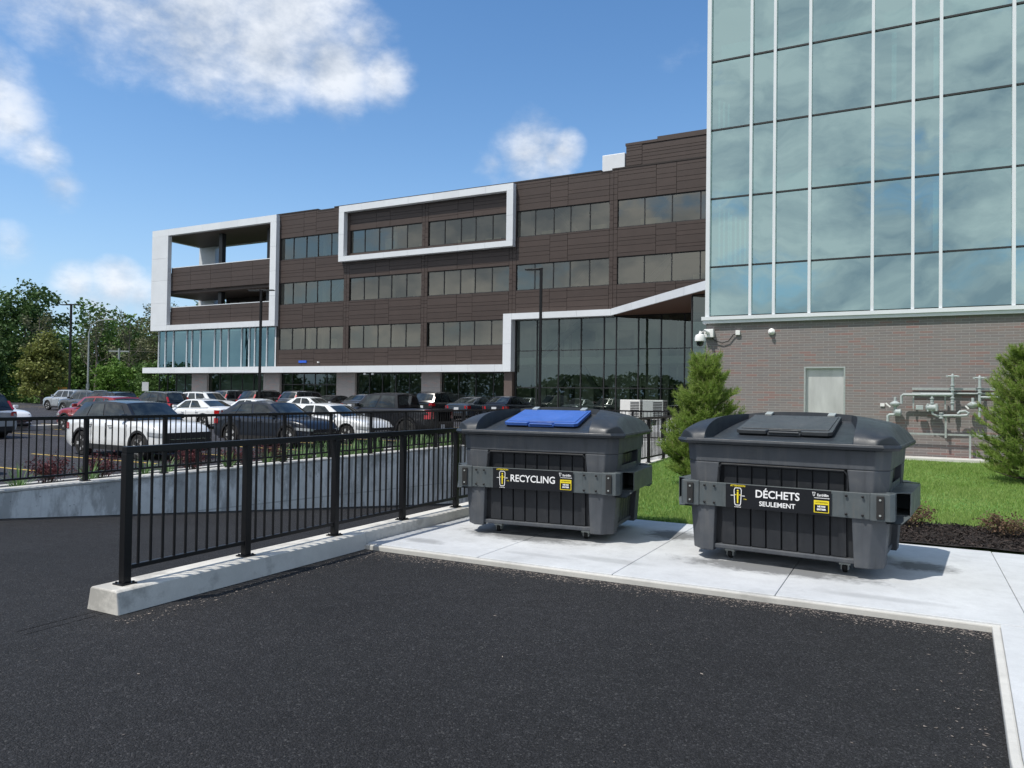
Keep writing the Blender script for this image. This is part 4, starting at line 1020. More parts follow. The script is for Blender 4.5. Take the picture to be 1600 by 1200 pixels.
# ------------------------------------------------------------------ cars
def wheel_mesh(r, wdt, dark):
    key = (r, wdt, dark)
    if key in WM: return WM[key]
    m = MB(); m.lathe([(r * .66, -wdt / 2), (r * .93, -wdt / 2), (r, -wdt * .36), (r, wdt * .36), (r * .93, wdt / 2), (r * .66, wdt / 2)], (0, 0, 0), 'y', 28)
    ty = m.build('tyre', M['tyre'], None, True)
    m = MB(); m.lathe([(r * .655, wdt * .36), (r * .66, wdt * .50), (r * .60, wdt * .50), (r * .57, wdt * .40)], (0, 0, 0), 'y', 24)
    for k in range(5):
        a = 2 * PI * k / 5
        for da in (-.13, .13):
            p = Vector((math.cos(a + da * .4) * r * .10, wdt * .44, math.sin(a + da * .4) * r * .10)); q = Vector((math.cos(a + da) * r * .62, wdt * .47, math.sin(a + da) * r * .62))
            m.bar(p, q, r * .13, .02, up=(0, 1, 0))
    m.lathe([(r * .13, wdt * .36), (r * .13, wdt * .48), (r * .06, wdt * .5)], (0, 0, 0), 'y', 12)
    ri = m.build('rim', M['rim_dark'] if dark else M['rim'], None, True)
    m = MB(); m.lathe([(r * .655, -wdt * .4), (r * .655, wdt * .30)], (0, 0, 0), 'y', 20); dk = m.build('brake', M['seam'])
    for o in (ty, ri, dk): col.objects.unlink(o)
    WM[key] = (ty.data, ri.data, dk.data)
    return WM[key]
WM = {}
SPEC = dict(
 crossover=dict(L=4.5, W=1.82, H=1.58, wb=2.68, r=.345, hood=1.02, nose=.82, belt=1.02, a0=1.02, a1=.40, r1=-1.62, r2=-2.10, deck=1.08, rail=0, tail=1.0, kind='suv', rise=.05),
 suv=dict(L=4.65, W=1.86, H=1.70, wb=2.70, r=.36, hood=1.08, nose=.90, belt=1.06, a0=1.10, a1=.45, r1=-1.75, r2=-2.18, deck=1.05, rail=1, tail=1.05, kind='suv', rise=.03),
 hatch=dict(L=4.4, W=1.80, H=1.52, wb=2.65, r=.34, hood=.96, nose=.74, belt=.98, a0=1.02, a1=.28, r1=-1.32, r2=-2.02, deck=1.04, rail=0, tail=.98, kind='suv', rise=.06),
 sedan=dict(L=4.65, W=1.82, H=1.44, wb=2.72, r=.33, hood=.92, nose=.70, belt=.93, a0=1.05, a1=.28, r1=-.85, r2=-1.62, deck=1.02, rail=0, tail=.98, kind='sedan', rise=.05),
 pickup=dict(L=5.4, W=1.92, H=1.84, wb=3.25, r=.39, hood=1.20, nose=1.05, belt=1.22, a0=1.15, a1=.55, r1=-.95, r2=-1.12, deck=1.22, rail=0, tail=1.22, kind='pickup', rise=.0))
def smooth(t): t = max(0, min(1, t)); return t * t * (3 - 2 * t)
def make_car(kind, colr, loc, heading, label, roof=None, rails=None, darkrim=False, group='cars parked in the rows of the car park', name='parked_car', hero=False):
    s = SPEC[kind]; Lh = s['L'] / 2; W = s['W'] / 2; H = s['H']; r = s['r']
    t = thing(name, loc, label, 'pickup truck' if kind == 'pickup' else 'car', R(heading), group)
    pm = PAINT[colr]; rm = PAINT[roof] if roof else pm
    xf, xr = s['wb'] / 2 + .04, -s['wb'] / 2 + .04; ra = r + .055
    xsn = sorted(set([round(v, 3) for v in list(np.linspace(-Lh, Lh, 47)) + [xf + ra * math.cos(a) for a in np.linspace(0, PI, 15)] + [xr + ra * math.cos(a) for a in np.linspace(0, PI, 15)]]))
    def low(x):
        z = .22 + .10 * smooth((abs(x) - Lh + .5) / .5)
        for c in (xf, xr):
            if abs(x - c) < ra: z = max(z, r + math.sqrt(ra * ra - (x - c) ** 2))
        return z
    def halfw(x): # plan shape
        e = (abs(x) - (Lh - .75)) / .75
        return W * (1 - (.20 if x > 0 else .13) * max(0, e) ** 2.2)
    def deck(x):
        if x > s['a0']: k = (x - s['a0']) / (Lh - s['a0']); return s['hood'] - (s['hood'] - s['nose']) * (k ** 2.2)
        if x < s['r2'] or kind == 'pickup' and x < s['r1']: return s['deck']
        k = (s['a0'] - x) / (s['a0'] - s['r2']); return s['belt'] + (s['deck'] - s['belt']) * k * .6 if x < s['a0'] else s['hood']
    def endz(x, z): # round off the tips of bonnet and tail
        e = (Lh - abs(x)) / .22
        return z - (.16 if x > 0 else .10) * (1 - min(1, e)) ** 2
    P = []
    for x in xsn:
        lo = low(x); hw = halfw(x); dz = endz(x, deck(x)); sh = dz - .10
        mid = (lo + sh) * .5
        side = [(hw - .035, lo), (hw - .005, lo + (sh - lo) * .18), (hw, lo + (sh - lo) * .42), (hw - .012, lo + (sh - lo) * .60), (hw - .004, lo + (sh - lo) * .86), (hw - .02, sh + .03), (hw - .07, dz - .015), (hw - .16, dz + .005)]
        if kind == 'pickup' and x < s['r1'] - .12: top = [(hw - .17, dz + .004), (hw - .18, dz - .4), (0, dz - .4)]
        else: top = [(hw * .66, dz + .022), (hw * .33, dz + .032), (0, dz + .036)]
        h = side + top
        P.append([(x, -y, z) for y, z in h] + [(x, y, z) for y, z in h[-2::-1]])
    m = MB(); m.grid(P)
    n_ = len(P[0])
    for P0, sgn in ((P[0], -1), (P[-1], 1)):
        b = len(m.v); m.v += [tuple(q) for q in P0]
        for i in range(n_ // 2): m.f.append((b + i, b + i + 1, b + n_ - 2 - i, b + n_ - 1 - i))
    body = m.build('body', pm, t, True)
    if kind == 'pickup':
        m = MB(); m.box(-Lh + .02, -Lh + .06, -W * .8, W * .8, .75, 1.21); m.build('tailgate', pm, t, bevel=.01); B(s['r1'] - .16, s['r1'] - .12, -W + .1, W - .1, .7, 1.22).build('bulkhead', pm, t)
    # dark underbody, sills and arch cladding
    m = MB(); m.box(-Lh + .12, Lh - .12, -W + .22, W - .22, .2, .72); m.build('underbody', M['seam'], t)
    m = MB()
    cl = .05 if kind in ('crossover', 'suv', 'pickup', 'hatch') else .012
    for c in (xf, xr):
        for sg in (-1, 1):
            for a0, a1 in zip(np.linspace(-.05, PI + .05, 13), np.linspace(-.05, PI + .05, 13)[1:]):
                p = []
                for a in (a0, a1):
                    for rad in (ra - .012, ra + cl): p.append((c + rad * math.cos(a), r + rad * math.sin(a)))
                yo = sg * (halfw(c) + .006); yi = sg * (halfw(c) - .05)
                q = [p[0], p[1], p[3], p[2]]
                m.prism(q, z0=min(yo, yi), z1=max(yo, yi), axis='y')
    for sg in (-1, 1):
        y0, y1 = sorted((sg * (W - .03), sg * (W + .006))); m.box(xr + ra, xf - ra, y0, y1, .215, .215 + cl * 2.4 + .02)
    m.box(-Lh - .012, -Lh + .25, -W * .78, W * .78, .28, .46 if kind != 'pickup' else .5)
    m.box(Lh - .25, Lh + .012, -W * .72, W * .72, .25, .34)
    m.build('cladding', M['trim'], t)
    # greenhouse
    zb = s['belt'] - .01; wbz = W - .13; wr = W - .255 if kind != 'pickup' else W - .26
    A0, A1, B1, B2 = s['a0'] + .02, s['a1'], s['r1'], s['r2'] + .03
    zr = H - .055; zrear = s['deck'] + .0
    def roofz(x):
        k = (x - (A1 + B1) / 2) / ((A1 - B1) / 2); return zr - .05 * k * k + .02
    def gside(u, v, sg):  # u 0 front..1 rear along belt, v 0 belt ..1 roof
        xb = A0 + (B2 - A0) * u; xt = A1 + (B1 - A1) * u; x = xb + (xt - xb) * v
        z0 = zb + (zrear - zb) * u; z1 = roofz(xt)
        pin = .04 * (abs(u - .5) * 2) ** 3
        y = wbz - pin + (wr - wbz) * (v ** 1.35)
        return (x, sg * y, z0 + (z1 - z0) * v)
    def strip(name, u0, u1, sg, v0=.05, v1=.93, off=.0, mat=None, par=None, nu=8):
        Pg = [[gside(u0 + (u1 - u0) * i / nu, v0 + (v1 - v0) * j / 6, sg) for j in range(7)] for i in range(nu + 1)]
        Pg = [[(x, y + sg * off, z) for x, y, z in rw] for rw in Pg]
        m = MB(); m.grid(Pg); return m.build(name, mat, par or t, True)
    cabin = MB()
    for sg in (-1, 1): cabin.grid([[gside(i / 12, j / 6, sg) for j in range(7)] for i in range(13)])
    # windshield and rear glass base surfaces (body colour surround)
    def gend(u, w, v):   # w -1..1 across
        p = gside(u, v, 1); bow = (1 - w * w) * .10 * (1 if u < .5 else -1)
        return (p[0] + bow * (1 - .4 * v), w * p[1], p[2] + (1 - w * w) * .03)
    for u in (0, 1): cabin.grid([[gend(u, -1 + 2 * i / 10, j / 6) for j in range(7)] for i in range(11)])
    for i in range(1):
        Pg = []
        for a in range(13):
            u = a / 12; rowp = []
            for b in range(11):
                w_ = -1 + 2 * b / 10; p = gside(u, 1, 1); bow = (1 - w_ * w_) * .06 * (1 - 2 * u); rowp.append((p[0] + bow, w_ * p[1], p[2] + (1 - w_ ** 2) * .035))
            Pg.append(rowp)
        cabin.grid(Pg)
    cabin.build('cabin', rm, t, True)
    three = kind in ('suv',)
    if kind == 'pickup': cuts = [(.10, .50), (.56, .93)]
    elif kind == 'sedan': cuts = [(.13, .47), (.51, .80)]
    elif three: cuts = [(.10, .40), (.44, .68), (.73, .93)]
    else: cuts = [(.11, .43), (.47, .72), (.745, .86)]
    for sg in (-1, 1):
        for a, b in cuts: strip('side_window', a, b, sg, .07, .86, .008, M['car_glass'])
    for u, nm in ((0, 'windshield'), (1, 'rear_window')):
        off = .009 if u == 0 else -.009
        Pg = [[gend(u, -.90 + 1.8 * i / 10, (.06 if u == 0 else .20 if kind != 'sedan' else .1) + (.86 if u == 0 else .66 if kind != 'sedan' else .78) * j / 6) for j in range(7)] for i in range(11)]
        Pg = [[(x + off, y, z + .006) for x, y, z in rw] for rw in Pg]
        m = MB(); m.grid(Pg); m.build(nm, M['car_glass'], t, True)
    # bright or dark roof rails
    if rails or s['rail']:
        for sg in (-1, 1):
            pts = [(A1 - .15, sg * (wr - .03), roofz(A1) + .0), (A1 - .3, sg * (wr - .03), roofz(A1 - .3) + .055), (0 + (A1 + B1) / 2, sg * (wr - .03), zr + .075), (B1 + .3, sg * (wr - .03), roofz(B1 + .3) + .055), (B1 + .12, sg * (wr - .03), roofz(B1))]
            MB().tube(pts, .018, 6).build('roof_rail', M['chrome'] if rails == 'bright' else M['trim'], t, True)
    # lights, grille, plate
    nz = endz(Lh - .12, deck(Lh - .12))
    for sg in (-1, 1):
        xh = Lh - .30; yw = halfw(xh)
        m = MB(); pts = []
        for i in range(7):
            x = Lh - .04 - .46 * i / 6 if i else Lh - .02
            y = halfw(x) * (1 if i else .99)
            pts.append([(x + .012, sg * (y + .004), nz - .19 + .03 * i / 6 + .0), (x + .012, sg * (y + .002), nz - .10 + .03 * i / 6)])
        pts = [[(Lh + .012, sg * halfw(Lh) * .62, nz - .20), (Lh + .010, sg * halfw(Lh) * .62, nz - .13)]] + pts
        m.grid(pts); hl = m.build('headlight', M['lamp_clear'], t)
        m = MB(); m.box(Lh - .012, Lh + .014, min(sg * W * .48, sg * W * .78), max(sg * W * .48, sg * W * .78), .40, .56); m.build('fog_lamp', M['trim'], t, bevel=.01)
        # tail lights
        tz0, tz1 = (s['tail'] - .26, s['tail'] - .08) if kind != 'suv' else (s['tail'] - .22, s['tail'] + .22)
        if kind == 'pickup': tz0, tz1 = .82, 1.18
        pts = [[(-Lh - .010, sg * halfw(-Lh) * .70, tz0 + .02), (-Lh - .008, sg * halfw(-Lh) * .74, min(tz1, s['deck'] - .05))]]
        for i in range(6):
            x = -Lh + .02 + .26 * i / 5; y = halfw(x); pts.append([(x - .010, sg * (y + .005), tz0), (x - .010, sg * (y - (.0 if tz1 < s['deck'] - .05 else .03) + .005), min(tz1, s['deck'] - .04))])
        m = MB(); m.grid(pts); m.build('tail_light', M['lamp_red'], t)
        if kind == 'suv':
            m = MB(); a = gside(.985, .05, sg); b = gside(.985, .6, sg); m.bar((a[0] - .02, a[1] + sg * .01, a[2]), (b[0] - .02, b[1] + sg * .01, b[2]), .10, .05); m.build('upper_tail_light', M['lamp_red'], t)
        # mirrors and handles
        mx_ = gside(.09, .1, sg); m = MB(); m.box(mx_[0] - .10, mx_[0] + .04, min(mx_[1] + sg * .03, mx_[1] + sg * .22), max(mx_[1] + sg * .03, mx_[1] + sg * .22), mx_[2] - .0, mx_[2] + .14)
        m.build('mirror', rm if roof else pm, t, bevel=.03, seg=3)
        for xx in (.05, -.95):
            yy = halfw(xx); m = MB(); m.tube([(xx - .02, sg * (yy - .005), deck(xx) - .16), (xx, sg * (yy + .025), deck(xx) - .155), (xx + .16, sg * (yy + .025), deck(xx) - .15), (xx + .18, sg * (yy - .005), deck(xx) - .15)], .012, 6); m.build('door_handle', pm if not hero else M['trim'], t, True)
        # door seams as fine dark gaps
        m = MB()
        for xx in (xf - ra - .12, -.12 if kind != 'pickup' else .02, xr + ra + .10 if kind != 'pickup' else -.95):
            yy = halfw(xx)
            for za, zc in ((.32, .6), (.6, deck(xx) - .08)): m.bar((xx, sg * (yy - .003), za), (xx + .0, sg * (yy - .003), zc), .010, .009)
        m.build('door_gap', M['seam'], t)
    m = MB(); gw = W * .62
    m.prism([(-gw, nz - .14), (gw, nz - .14), (gw * .95, nz - .24), (-gw * .95, nz - .24)], z0=Lh - .05, z1=Lh + .015, axis='x')
    m.prism([(-gw * .9, nz - .28), (gw * .9, nz - .28), (gw * .75, .36), (-gw * .75, .36)], z0=Lh - .05, z1=Lh + .018, axis='x')
    if hero: m.prism([(-W * .80, .74), (W * .80, .74), (W * .70, .36), (-W * .70, .36)], z0=Lh - .08, z1=Lh + .022, axis='x')
    m.build('grille', M['trim'], t)
    m = MB(); m.tube([(Lh + .018, -gw * .95, nz - .26), (Lh + .028, 0, nz - .265), (Lh + .018, gw * .95, nz - .26)], .010, 6); m.build('grille_trim', M['chrome'], t, True)
    pz = .78 if kind in ('suv', 'crossover', 'hatch') else (.72 if kind == 'sedan' else .52)
    m = MB(); m.box(-Lh - .022, -Lh - .005, -.16, .16, pz - .08, pz + .08); m.build('licence_plate', M['plate'], t)
    tm, rm_, dm = wheel_mesh(r, .22, darkrim)
    for x in (xf, xr):
        for sg in (-1, 1):
            w_ = bpy.data.objects.new('wheel', tm); col.objects.link(w_); w_.parent = t; w_.location = (x, sg * (W - .125), r)
            if sg < 0: w_.rotation_euler = (0, 0, PI)
            for nm, me in (('rim', rm_), ('brake_disc', dm)):
                q = bpy.data.objects.new(nm, me); col.objects.link(q); q.parent = w_
    return t
def car(kind, c, x, y, h, label, **k): return make_car(kind, c, (x, y, lot_z(y) + .004), h, label, **k)
car('crossover', 'white', -19.6, 14.2, -3, 'white crossover with a black roof, nearest whole car behind the far railing', roof='black', darkrim=False, hero=True)
car('hatch', 'navy', -19.55, 19.5, 0, 'dark navy crossover parked nose to the railing between two white cars')
car('sedan', 'white', -19.4, 22.2, 1, 'white car with its nose between the navy crossover and the black pickup')
car('pickup', 'black', -19.2, 25.4, 180, 'black pickup truck with its tailgate and red tail lamps towards the railing', name='pickup_truck', darkrim=True)
car('crossover', 'red', -32.3, 21.6, 180, 'red hatchback half hidden behind the white crossover with the black roof')
car('sedan', 'white', -31.5, 26.2, 180, 'white sedan seen from behind above the navy crossover')
car('suv', 'black', -41.9, 31.6, 180, 'black sport utility vehicle with silver roof rails and a plate, left of the white sedan', rails='bright')
car('suv', 'grey', -54.6, 35.2, 180, 'dark grey sport utility vehicle with bright roof rails beside the silver one', rails='bright')
car('suv', 'silver', -61.6, 38.2, 180, 'silver sport utility vehicle in front of the trees near the tall lamp posts')
car('sedan', 'white', -36.9, 19.1, 0, 'white sedan facing the red hatchback at the left of the car park')
car('suv', 'silver', -32.1, 15.7, 180, 'pale sport utility vehicle cut by the left edge, seen from behind', roof='black')
car('sedan', 'white', -19.75, 8.35, 0, 'white car of which only the nose shows at the left edge')
car('suv', 'white', -43.9, 37.2, 0, 'white sport utility vehicle in front of the leftmost brick pier')
car('suv', 'black', -42.2, 41.2, 90, 'black sport utility vehicle facing the building, left of the dark lamp post')
car('suv', 'grey', -38.3, 41.2, 90, 'dark grey sport utility vehicle facing the building behind the navy crossover')
car('sedan', 'white', -34.6, 37.6, 0, 'white sedan roof showing behind the black pickup truck')
car('sedan', 'white', -29.4, 41.3, 90, 'white sedan facing the building just right of the black pickup cab')
car('suv', 'black', -27.0, 41.4, 90, 'black sport utility vehicle facing the building beside the blue grey sedan')
car('suv', 'grey', -45.1, 41.2, 90, 'grey sport utility vehicle facing the building, leftmost of that row')
car('sedan', 'black', -35.6, 41.2, 90, 'black sedan facing the building, left of the white one nearest the pickup cab')
car('hatch', 'grey', -32.7, 41.3, 90, 'dark hatchback facing the building behind the white car')
car('sedan', 'white', -31.2, 29.3, 180, 'white sedan whose roof shows right above the navy crossover', )
car('suv', 'black', -42.5, 28.6, 180, 'black sport utility vehicle nearest the camera in the row behind the median')
car('hatch', 'navy', -21.8, 41.3, 90, 'dark hatchback facing the entrance corner, right of the blue grey sedan')
car('sedan', 'blue', -24.35, 41.3, 90, 'blue grey sedan facing the building, with a plate, between two darker cars')

# ------------------------------------------------------------------ lamp posts, signs, poles
def lamp(x, y, h, heads, label, rz=0):
    z = lot_z(y); t = thing('street_lamp', (x, y, z), label, 'lamp post', rz, 'black car park lamp posts')
    MB().lathe([(.30, -.3), (.30, .55)], (0, 0, 0), n=20).build('footing', M['pad_edge'], t, True)
    B(-.075, .075, -.075, .075, .551, h).build('pole', M['black_metal'], t, bevel=.01)
    for sg in heads:
        a, b = sorted((sg * .08, sg * .95)); m = MB(); m.box(a, b, -.17, .17, h - .12, h - .05); a, b = sorted((sg * .06, sg * .35)); m.box(a, b, -.05, .05, h - .05, h - .01)
        m.build('lamp_head', M['black_metal'], t, bevel=.01)
    return t
lamp(-19.1, 39.7, 9.1, (-1,), 'black lamp post with one head to the left in front of the entrance', R(10))
lamp(-41.0, 39.2, 9.0, (-1, 1), 'black lamp post with two heads in front of the white framed terrace', R(20))
lamp(-64.6, 40.1, 9.1, (-1, 1), 'black lamp post with two heads standing before the trees', R(25))
t = thing('road_lamp', (-77.2, 49.9, .2), 'slender grey road lamp with a curved arm before the trees', 'lamp post', R(30))
MB().tube([(0, 0, -.3), (0, 0, 5), (0, 0, 7.6), (.25, 0, 8.5), (.9, 0, 9.0), (1.9, 0, 9.15)], [.11, .09, .07, .06, .05, .045], 8).build('pole', M['galv'], t, True)
B(1.8, 2.5, -.13, .13, 9.08, 9.22).build('lamp_head', M['galv'], t, bevel=.04)
B(-.12, .12, -.12, .12, 1.7, 2.3).build('control_box', M['galv'], t)
t = thing('utility_pole', (-79.5, 55.0, .2), 'short pale utility pole with a cross arm among the trees', 'utility pole', R(35))
MB().tube([(0, 0, -.3), (0, 0, 6.4)], .12, 8).build('pole', M['galv'], t, True)
B(-1.1, 1.1, -.06, .06, 6.0, 6.15).build('cross_arm', M['galv'], t)
for k in range(3):
    z_ = 6.2 + .25 * (k == 1)
    m = MB(); m.tube([(k - 1, 0, z_), (8, 0, z_ - .25), (16, 0, z_ + .1)], .009, 5); m.build('cable', M['bark_grey'], t)
t = thing('road_sign', (-68.6, 50.4, .2), 'small white sign on a thin post by the trees near the building', 'sign', R(50))
MB().tube([(0, 0, -.3), (0, 0, 2.4)], .035, 6).build('post', M['galv'], t, True)
B(-.3, .3, -.05, -.036, 1.6, 2.5).build('sign_plate', M['white_plastic'], t)
t = thing('road_sign', (-78.5, 48.0, .2), 'small yellow sign at the foot of the olive tree', 'sign', R(55))
MB().tube([(0, 0, -.3), (0, 0, 1.6)], .035, 6).build('post', M['galv'], t, True)
B(-.42, .42, -.05, -.036, .9, 1.9).build('sign_plate', mottled('sign_orange', (.65, .33, .03), .05, 3, .5), t)
# cooling units by the entrance
for i, (x, lab) in enumerate(((-14.3, 'large pale cooling unit by the entrance glazing, left of its twin'), (-12.95, 'large pale cooling unit by the entrance glazing, right of its twin'))):
    t = thing('cooling_unit', (x, 42.2, .47), lab, 'air conditioner', R(0), 'cooling units beside the entrance')
    B(-.6, .6, -.45, .45, .08, 1.15).build('casing', M['galv'] if i else M['white_plastic'], t, bevel=.02)
    m = MB()
    for k in range(10): m.box(.602, .61, -.38, .38, .18 + k * .09, .23 + k * .09)
    for k in range(10): m.box(.02, .55, -.46, -.452, .18 + k * .09, .23 + k * .09)
    m.build('vent_grille', M['frame_dark'], t)
    m = MB(); m.box(-.5, -.4, -.4, .4, 0, .079); m.box(.4, .5, -.4, .4, 0, .079); m.build('foot', M['galv'], t)

# ------------------------------------------------------------------ vegetation
nr = np.random.default_rng(5)
def leaf_quads(C, size, up=.3, aspect=.7):
    n = len(C); d = nr.normal(size=(n, 3)); d[:, 2] = d[:, 2] * .6; d /= np.linalg.norm(d, axis=1)[:, None]
    e = np.cross(d, nr.normal(size=(n, 3))); e /= np.linalg.norm(e, axis=1)[:, None]
    s = (size * nr.uniform(.6, 1.35, n))[:, None]; a = d * s; b = e * s * aspect
    V = np.stack([C - a * .5, C + b * .5 - a * .0, C + a * .5, C - b * .5], 1); return V.reshape(-1, 3)
def tree(x, y, z, h, w, label, mat, dens=1.0, leaf=.34, trunk=.2, bark='bark', shape='round', bare=False, group='trees at the edge of the car park', base=.18):
    t = thing('tree', (x, y, z), label, 'tree', rnd.uniform(0, 6), group)
    r = random.Random(int(x * 13 + y * 7)); m = MB(); tips = []
    top = h * (.9 if bare else .8)
    tr = [(0, 0, -.3)]; cx = cy = 0
    for k in range(1, 7): cx += r.uniform(-.12, .12) * h / 12; cy += r.uniform(-.12, .12) * h / 12; tr.append((cx, cy, top * k / 6))
    m.tube(tr, [trunk * (1 - .14 * k) for k in range(7)], 7)
    def limb(p, d, ln, rad, lvl):
        pts = [Vector(p)]; d = Vector(d).normalized()
        for k in range(4):
            d = (d + Vector((r.uniform(-.25, .25), r.uniform(-.25, .25), r.uniform(-.05, .25)))).normalized(); pts.append(pts[-1] + d * ln / 4)
        m.tube(pts, [rad, rad * .8, rad * .6, rad * .4, rad * .15], 5 if lvl < 2 else 3, False); tips.append(pts[-1]); tips.append(pts[2])
        if lvl < (3 if bare else 2):
            for _ in range(4 if bare else 3):
                q = pts[r.choice((1, 2, 3))]; limb(q, (d + Vector((r.uniform(-1, 1), r.uniform(-1, 1), r.uniform(-.2, .8))) * .8), ln * .6, rad * .5, lvl + 1)
    nl = 9
    for k in range(nl):
        zf = base + .06 + (.86 - base) * k / nl; i = min(5, int(zf * 6 / .8 * .8)); p = Vector(tr[i]).lerp(Vector(tr[i + 1]), .5); p.z = top * zf
        a = k * 2.4 + r.uniform(-.4, .4); limb(p, (math.cos(a), math.sin(a), .45 + zf * .6), w * .5 * (1.1 - .6 * zf) * (.9 if bare else .8), trunk * .38 * (1 - .5 * zf), 1)
    m.build('trunk', M[bark], t, True, fix=False)
    cl = []
    nclump = int(90 * dens)
    while len(cl) < nclump:
        u = Vector((r.uniform(-1, 1), r.uniform(-1, 1), r.uniform(-1, 1))); l_ = u.length
        if l_ > 1 or l_ < .35: continue
        if mnoise.noise(u * 2.1 + Vector((x, y, 0))) < -.16: continue
        zz = u.z
        rad = 1.0 if shape == 'round' else (1.15 - .75 * (zz * .5 + .5))
        c = Vector((u.x * w / 2 * rad, u.y * w / 2 * rad, h * (base + (1 - base) * (zz * .5 + .5))))
        cl.append((c, r.uniform(.5, 1.0) * w * .13))
    if not bare: cl += [(q, w * .08) for q in tips if r.random() < .3]
    else: cl = [(q, w * .07) for q in tips if r.random() < .55 * dens]
    C = []
    for c, s in cl:
        n = int((46 if not bare else 9) * min(1.6, (s / (w * .1)) ** 1.3))
        C.append(np.array(c) + nr.normal(size=(n, 3)) * np.array((s, s, s * .6)) * .62)
    C = np.concatenate(C); C = C[C[:, 2] > .1]
    np_mesh('crown', leaf_quads(C, np.full(len(C), leaf)), 4, M[mat], t)
    return t
tree(-95.5, 54, .2, 14.8, 8.5, 'tall dark green tree rising above the others at the far left', 'leaf_dark', 1.2, .42)
tree(-101.5, 50, .2, 12.8, 8, 'dull green tree at the left edge below the tall dark one', 'leaf_dull', .9)
tree(-79.5, 46.5, .2, 7.6, 5.6, 'olive green tree with layered foliage, left of the black lamp post', 'leaf_olive', 1.5, .3, shape='cone', base=.04)
tree(-90.5, 52.5, .2, 11.2, 7, 'greyish half bare tree right of the tallest dark tree', 'leaf_dull', 1.0, .26, .18, 'bark_grey', bare=True)
tree(-97.5, 46, .2, 7.6, 6, 'dark evergreen bulk low at the left edge', 'leaf_dark', 1.5, .3, base=.03)
tree(-91, 46.5, .2, 7.0, 5, 'dark green rounded tree behind the olive one', 'leaf_dark', 1.3, .3, base=.03)
tree(-86.5, 57, .2, 11.6, 7, 'bare twiggy tree behind the black lamp post', 'leaf_dull', .8, .24, .18, 'bark_grey', bare=True)
tree(-82.5, 58.5, .2, 11.2, 6.5, 'grey branched tree with thin leaves between the two lamp posts', 'leaf_dull', 1.3, .24, .17, 'bark_grey', bare=True)
tree(-84, 64, .2, 13.6, 7, 'upright mid green tree behind the road lamp', 'leaf_dull', .9, .3)
tree(-79.5, 66, .2, 14.0, 6.5, 'slim green tree behind the utility pole', 'leaf_mid', .8, .3, shape='cone')
tree(-76, 62.5, .2, 12.4, 6.5, 'twiggy tree left of the white terrace frame', 'leaf_dull', 1.6, .26, .16, 'bark_grey', bare=True)
tree(-74, 68, .2, 14.2, 7, 'tall green tree touching the white terrace frame', 'leaf_mid', 1.0, .3)
tree(-78, 53.5, .2, 5.2, 4.6, 'bright green young tree at the foot of the road lamp', 'leaf_bright', 1.1, .26, .1, base=.03)
tree(-72.8, 55.0, .2, 5.0, 5.0, 'leafy green tree beside the small white sign', 'leaf_mid', 1.2, .26, .1, base=.03)
tree(-70.0, 57.5, .2, 6.6, 5.0, 'green tree at the left corner of the building', 'leaf_mid', 1.2, .26, .12, base=.03)
tree(-82.2, 50.0, .2, 3.2, 3.6, 'small lime green tree just left of the black lamp post', 'leaf_bright', .9, .24, .08, base=.03)
tree(-109, 45, .2, 12, 9, 'dense green tree beyond the left edge of the car park', 'leaf_dark', 1.2, .4)
tree(-69, 70, .2, 13, 7, 'green tree partly hidden by the terrace', 'leaf_dull', 1.0, .32)
# wooded backdrop: one mass of far growth behind the single trees
def wood(name, p0, p1, depth, h, n, mat, label, leaf=.5):
    p0 = np.array(p0); p1 = np.array(p1); u = nr.uniform(0, 1, n); v = nr.uniform(0, 1, n); d = p1 - p0; nrm = np.array((-d[1], d[0])) / np.linalg.norm(d)
    top = h * (.72 + .28 * np.sin(u * 23) * np.sin(u * 57 + 1) + .15 * np.sin(u * 131))
    z = top * nr.uniform(0, 1, n) ** .8
    C = np.stack([p0[0] + d[0] * u + nrm[0] * depth * v, p0[1] + d[1] * u + nrm[1] * depth * v, z], 1)
    return tag(np_mesh(name, leaf_quads(C, np.full(n, leaf)), 4, M[mat]), label, kind='stuff')
wood('far_wood', (-128, 44), (-68, 80), 12, 13.6, 100000, 'leaf_mid', 'far mass of dull green woodland behind the separate trees')
wood('undergrowth', (-112, 40), (-66, 56.5), 3, 2.2, 9000, 'leaf_mid', 'low green undergrowth at the foot of the trees', .3)
wood('far_wood', (130, -62), (-330, -58), 10, 10, 60000, 'leaf_dark', 'far dark woodland behind the photographer, mirrored in the glass', .9)

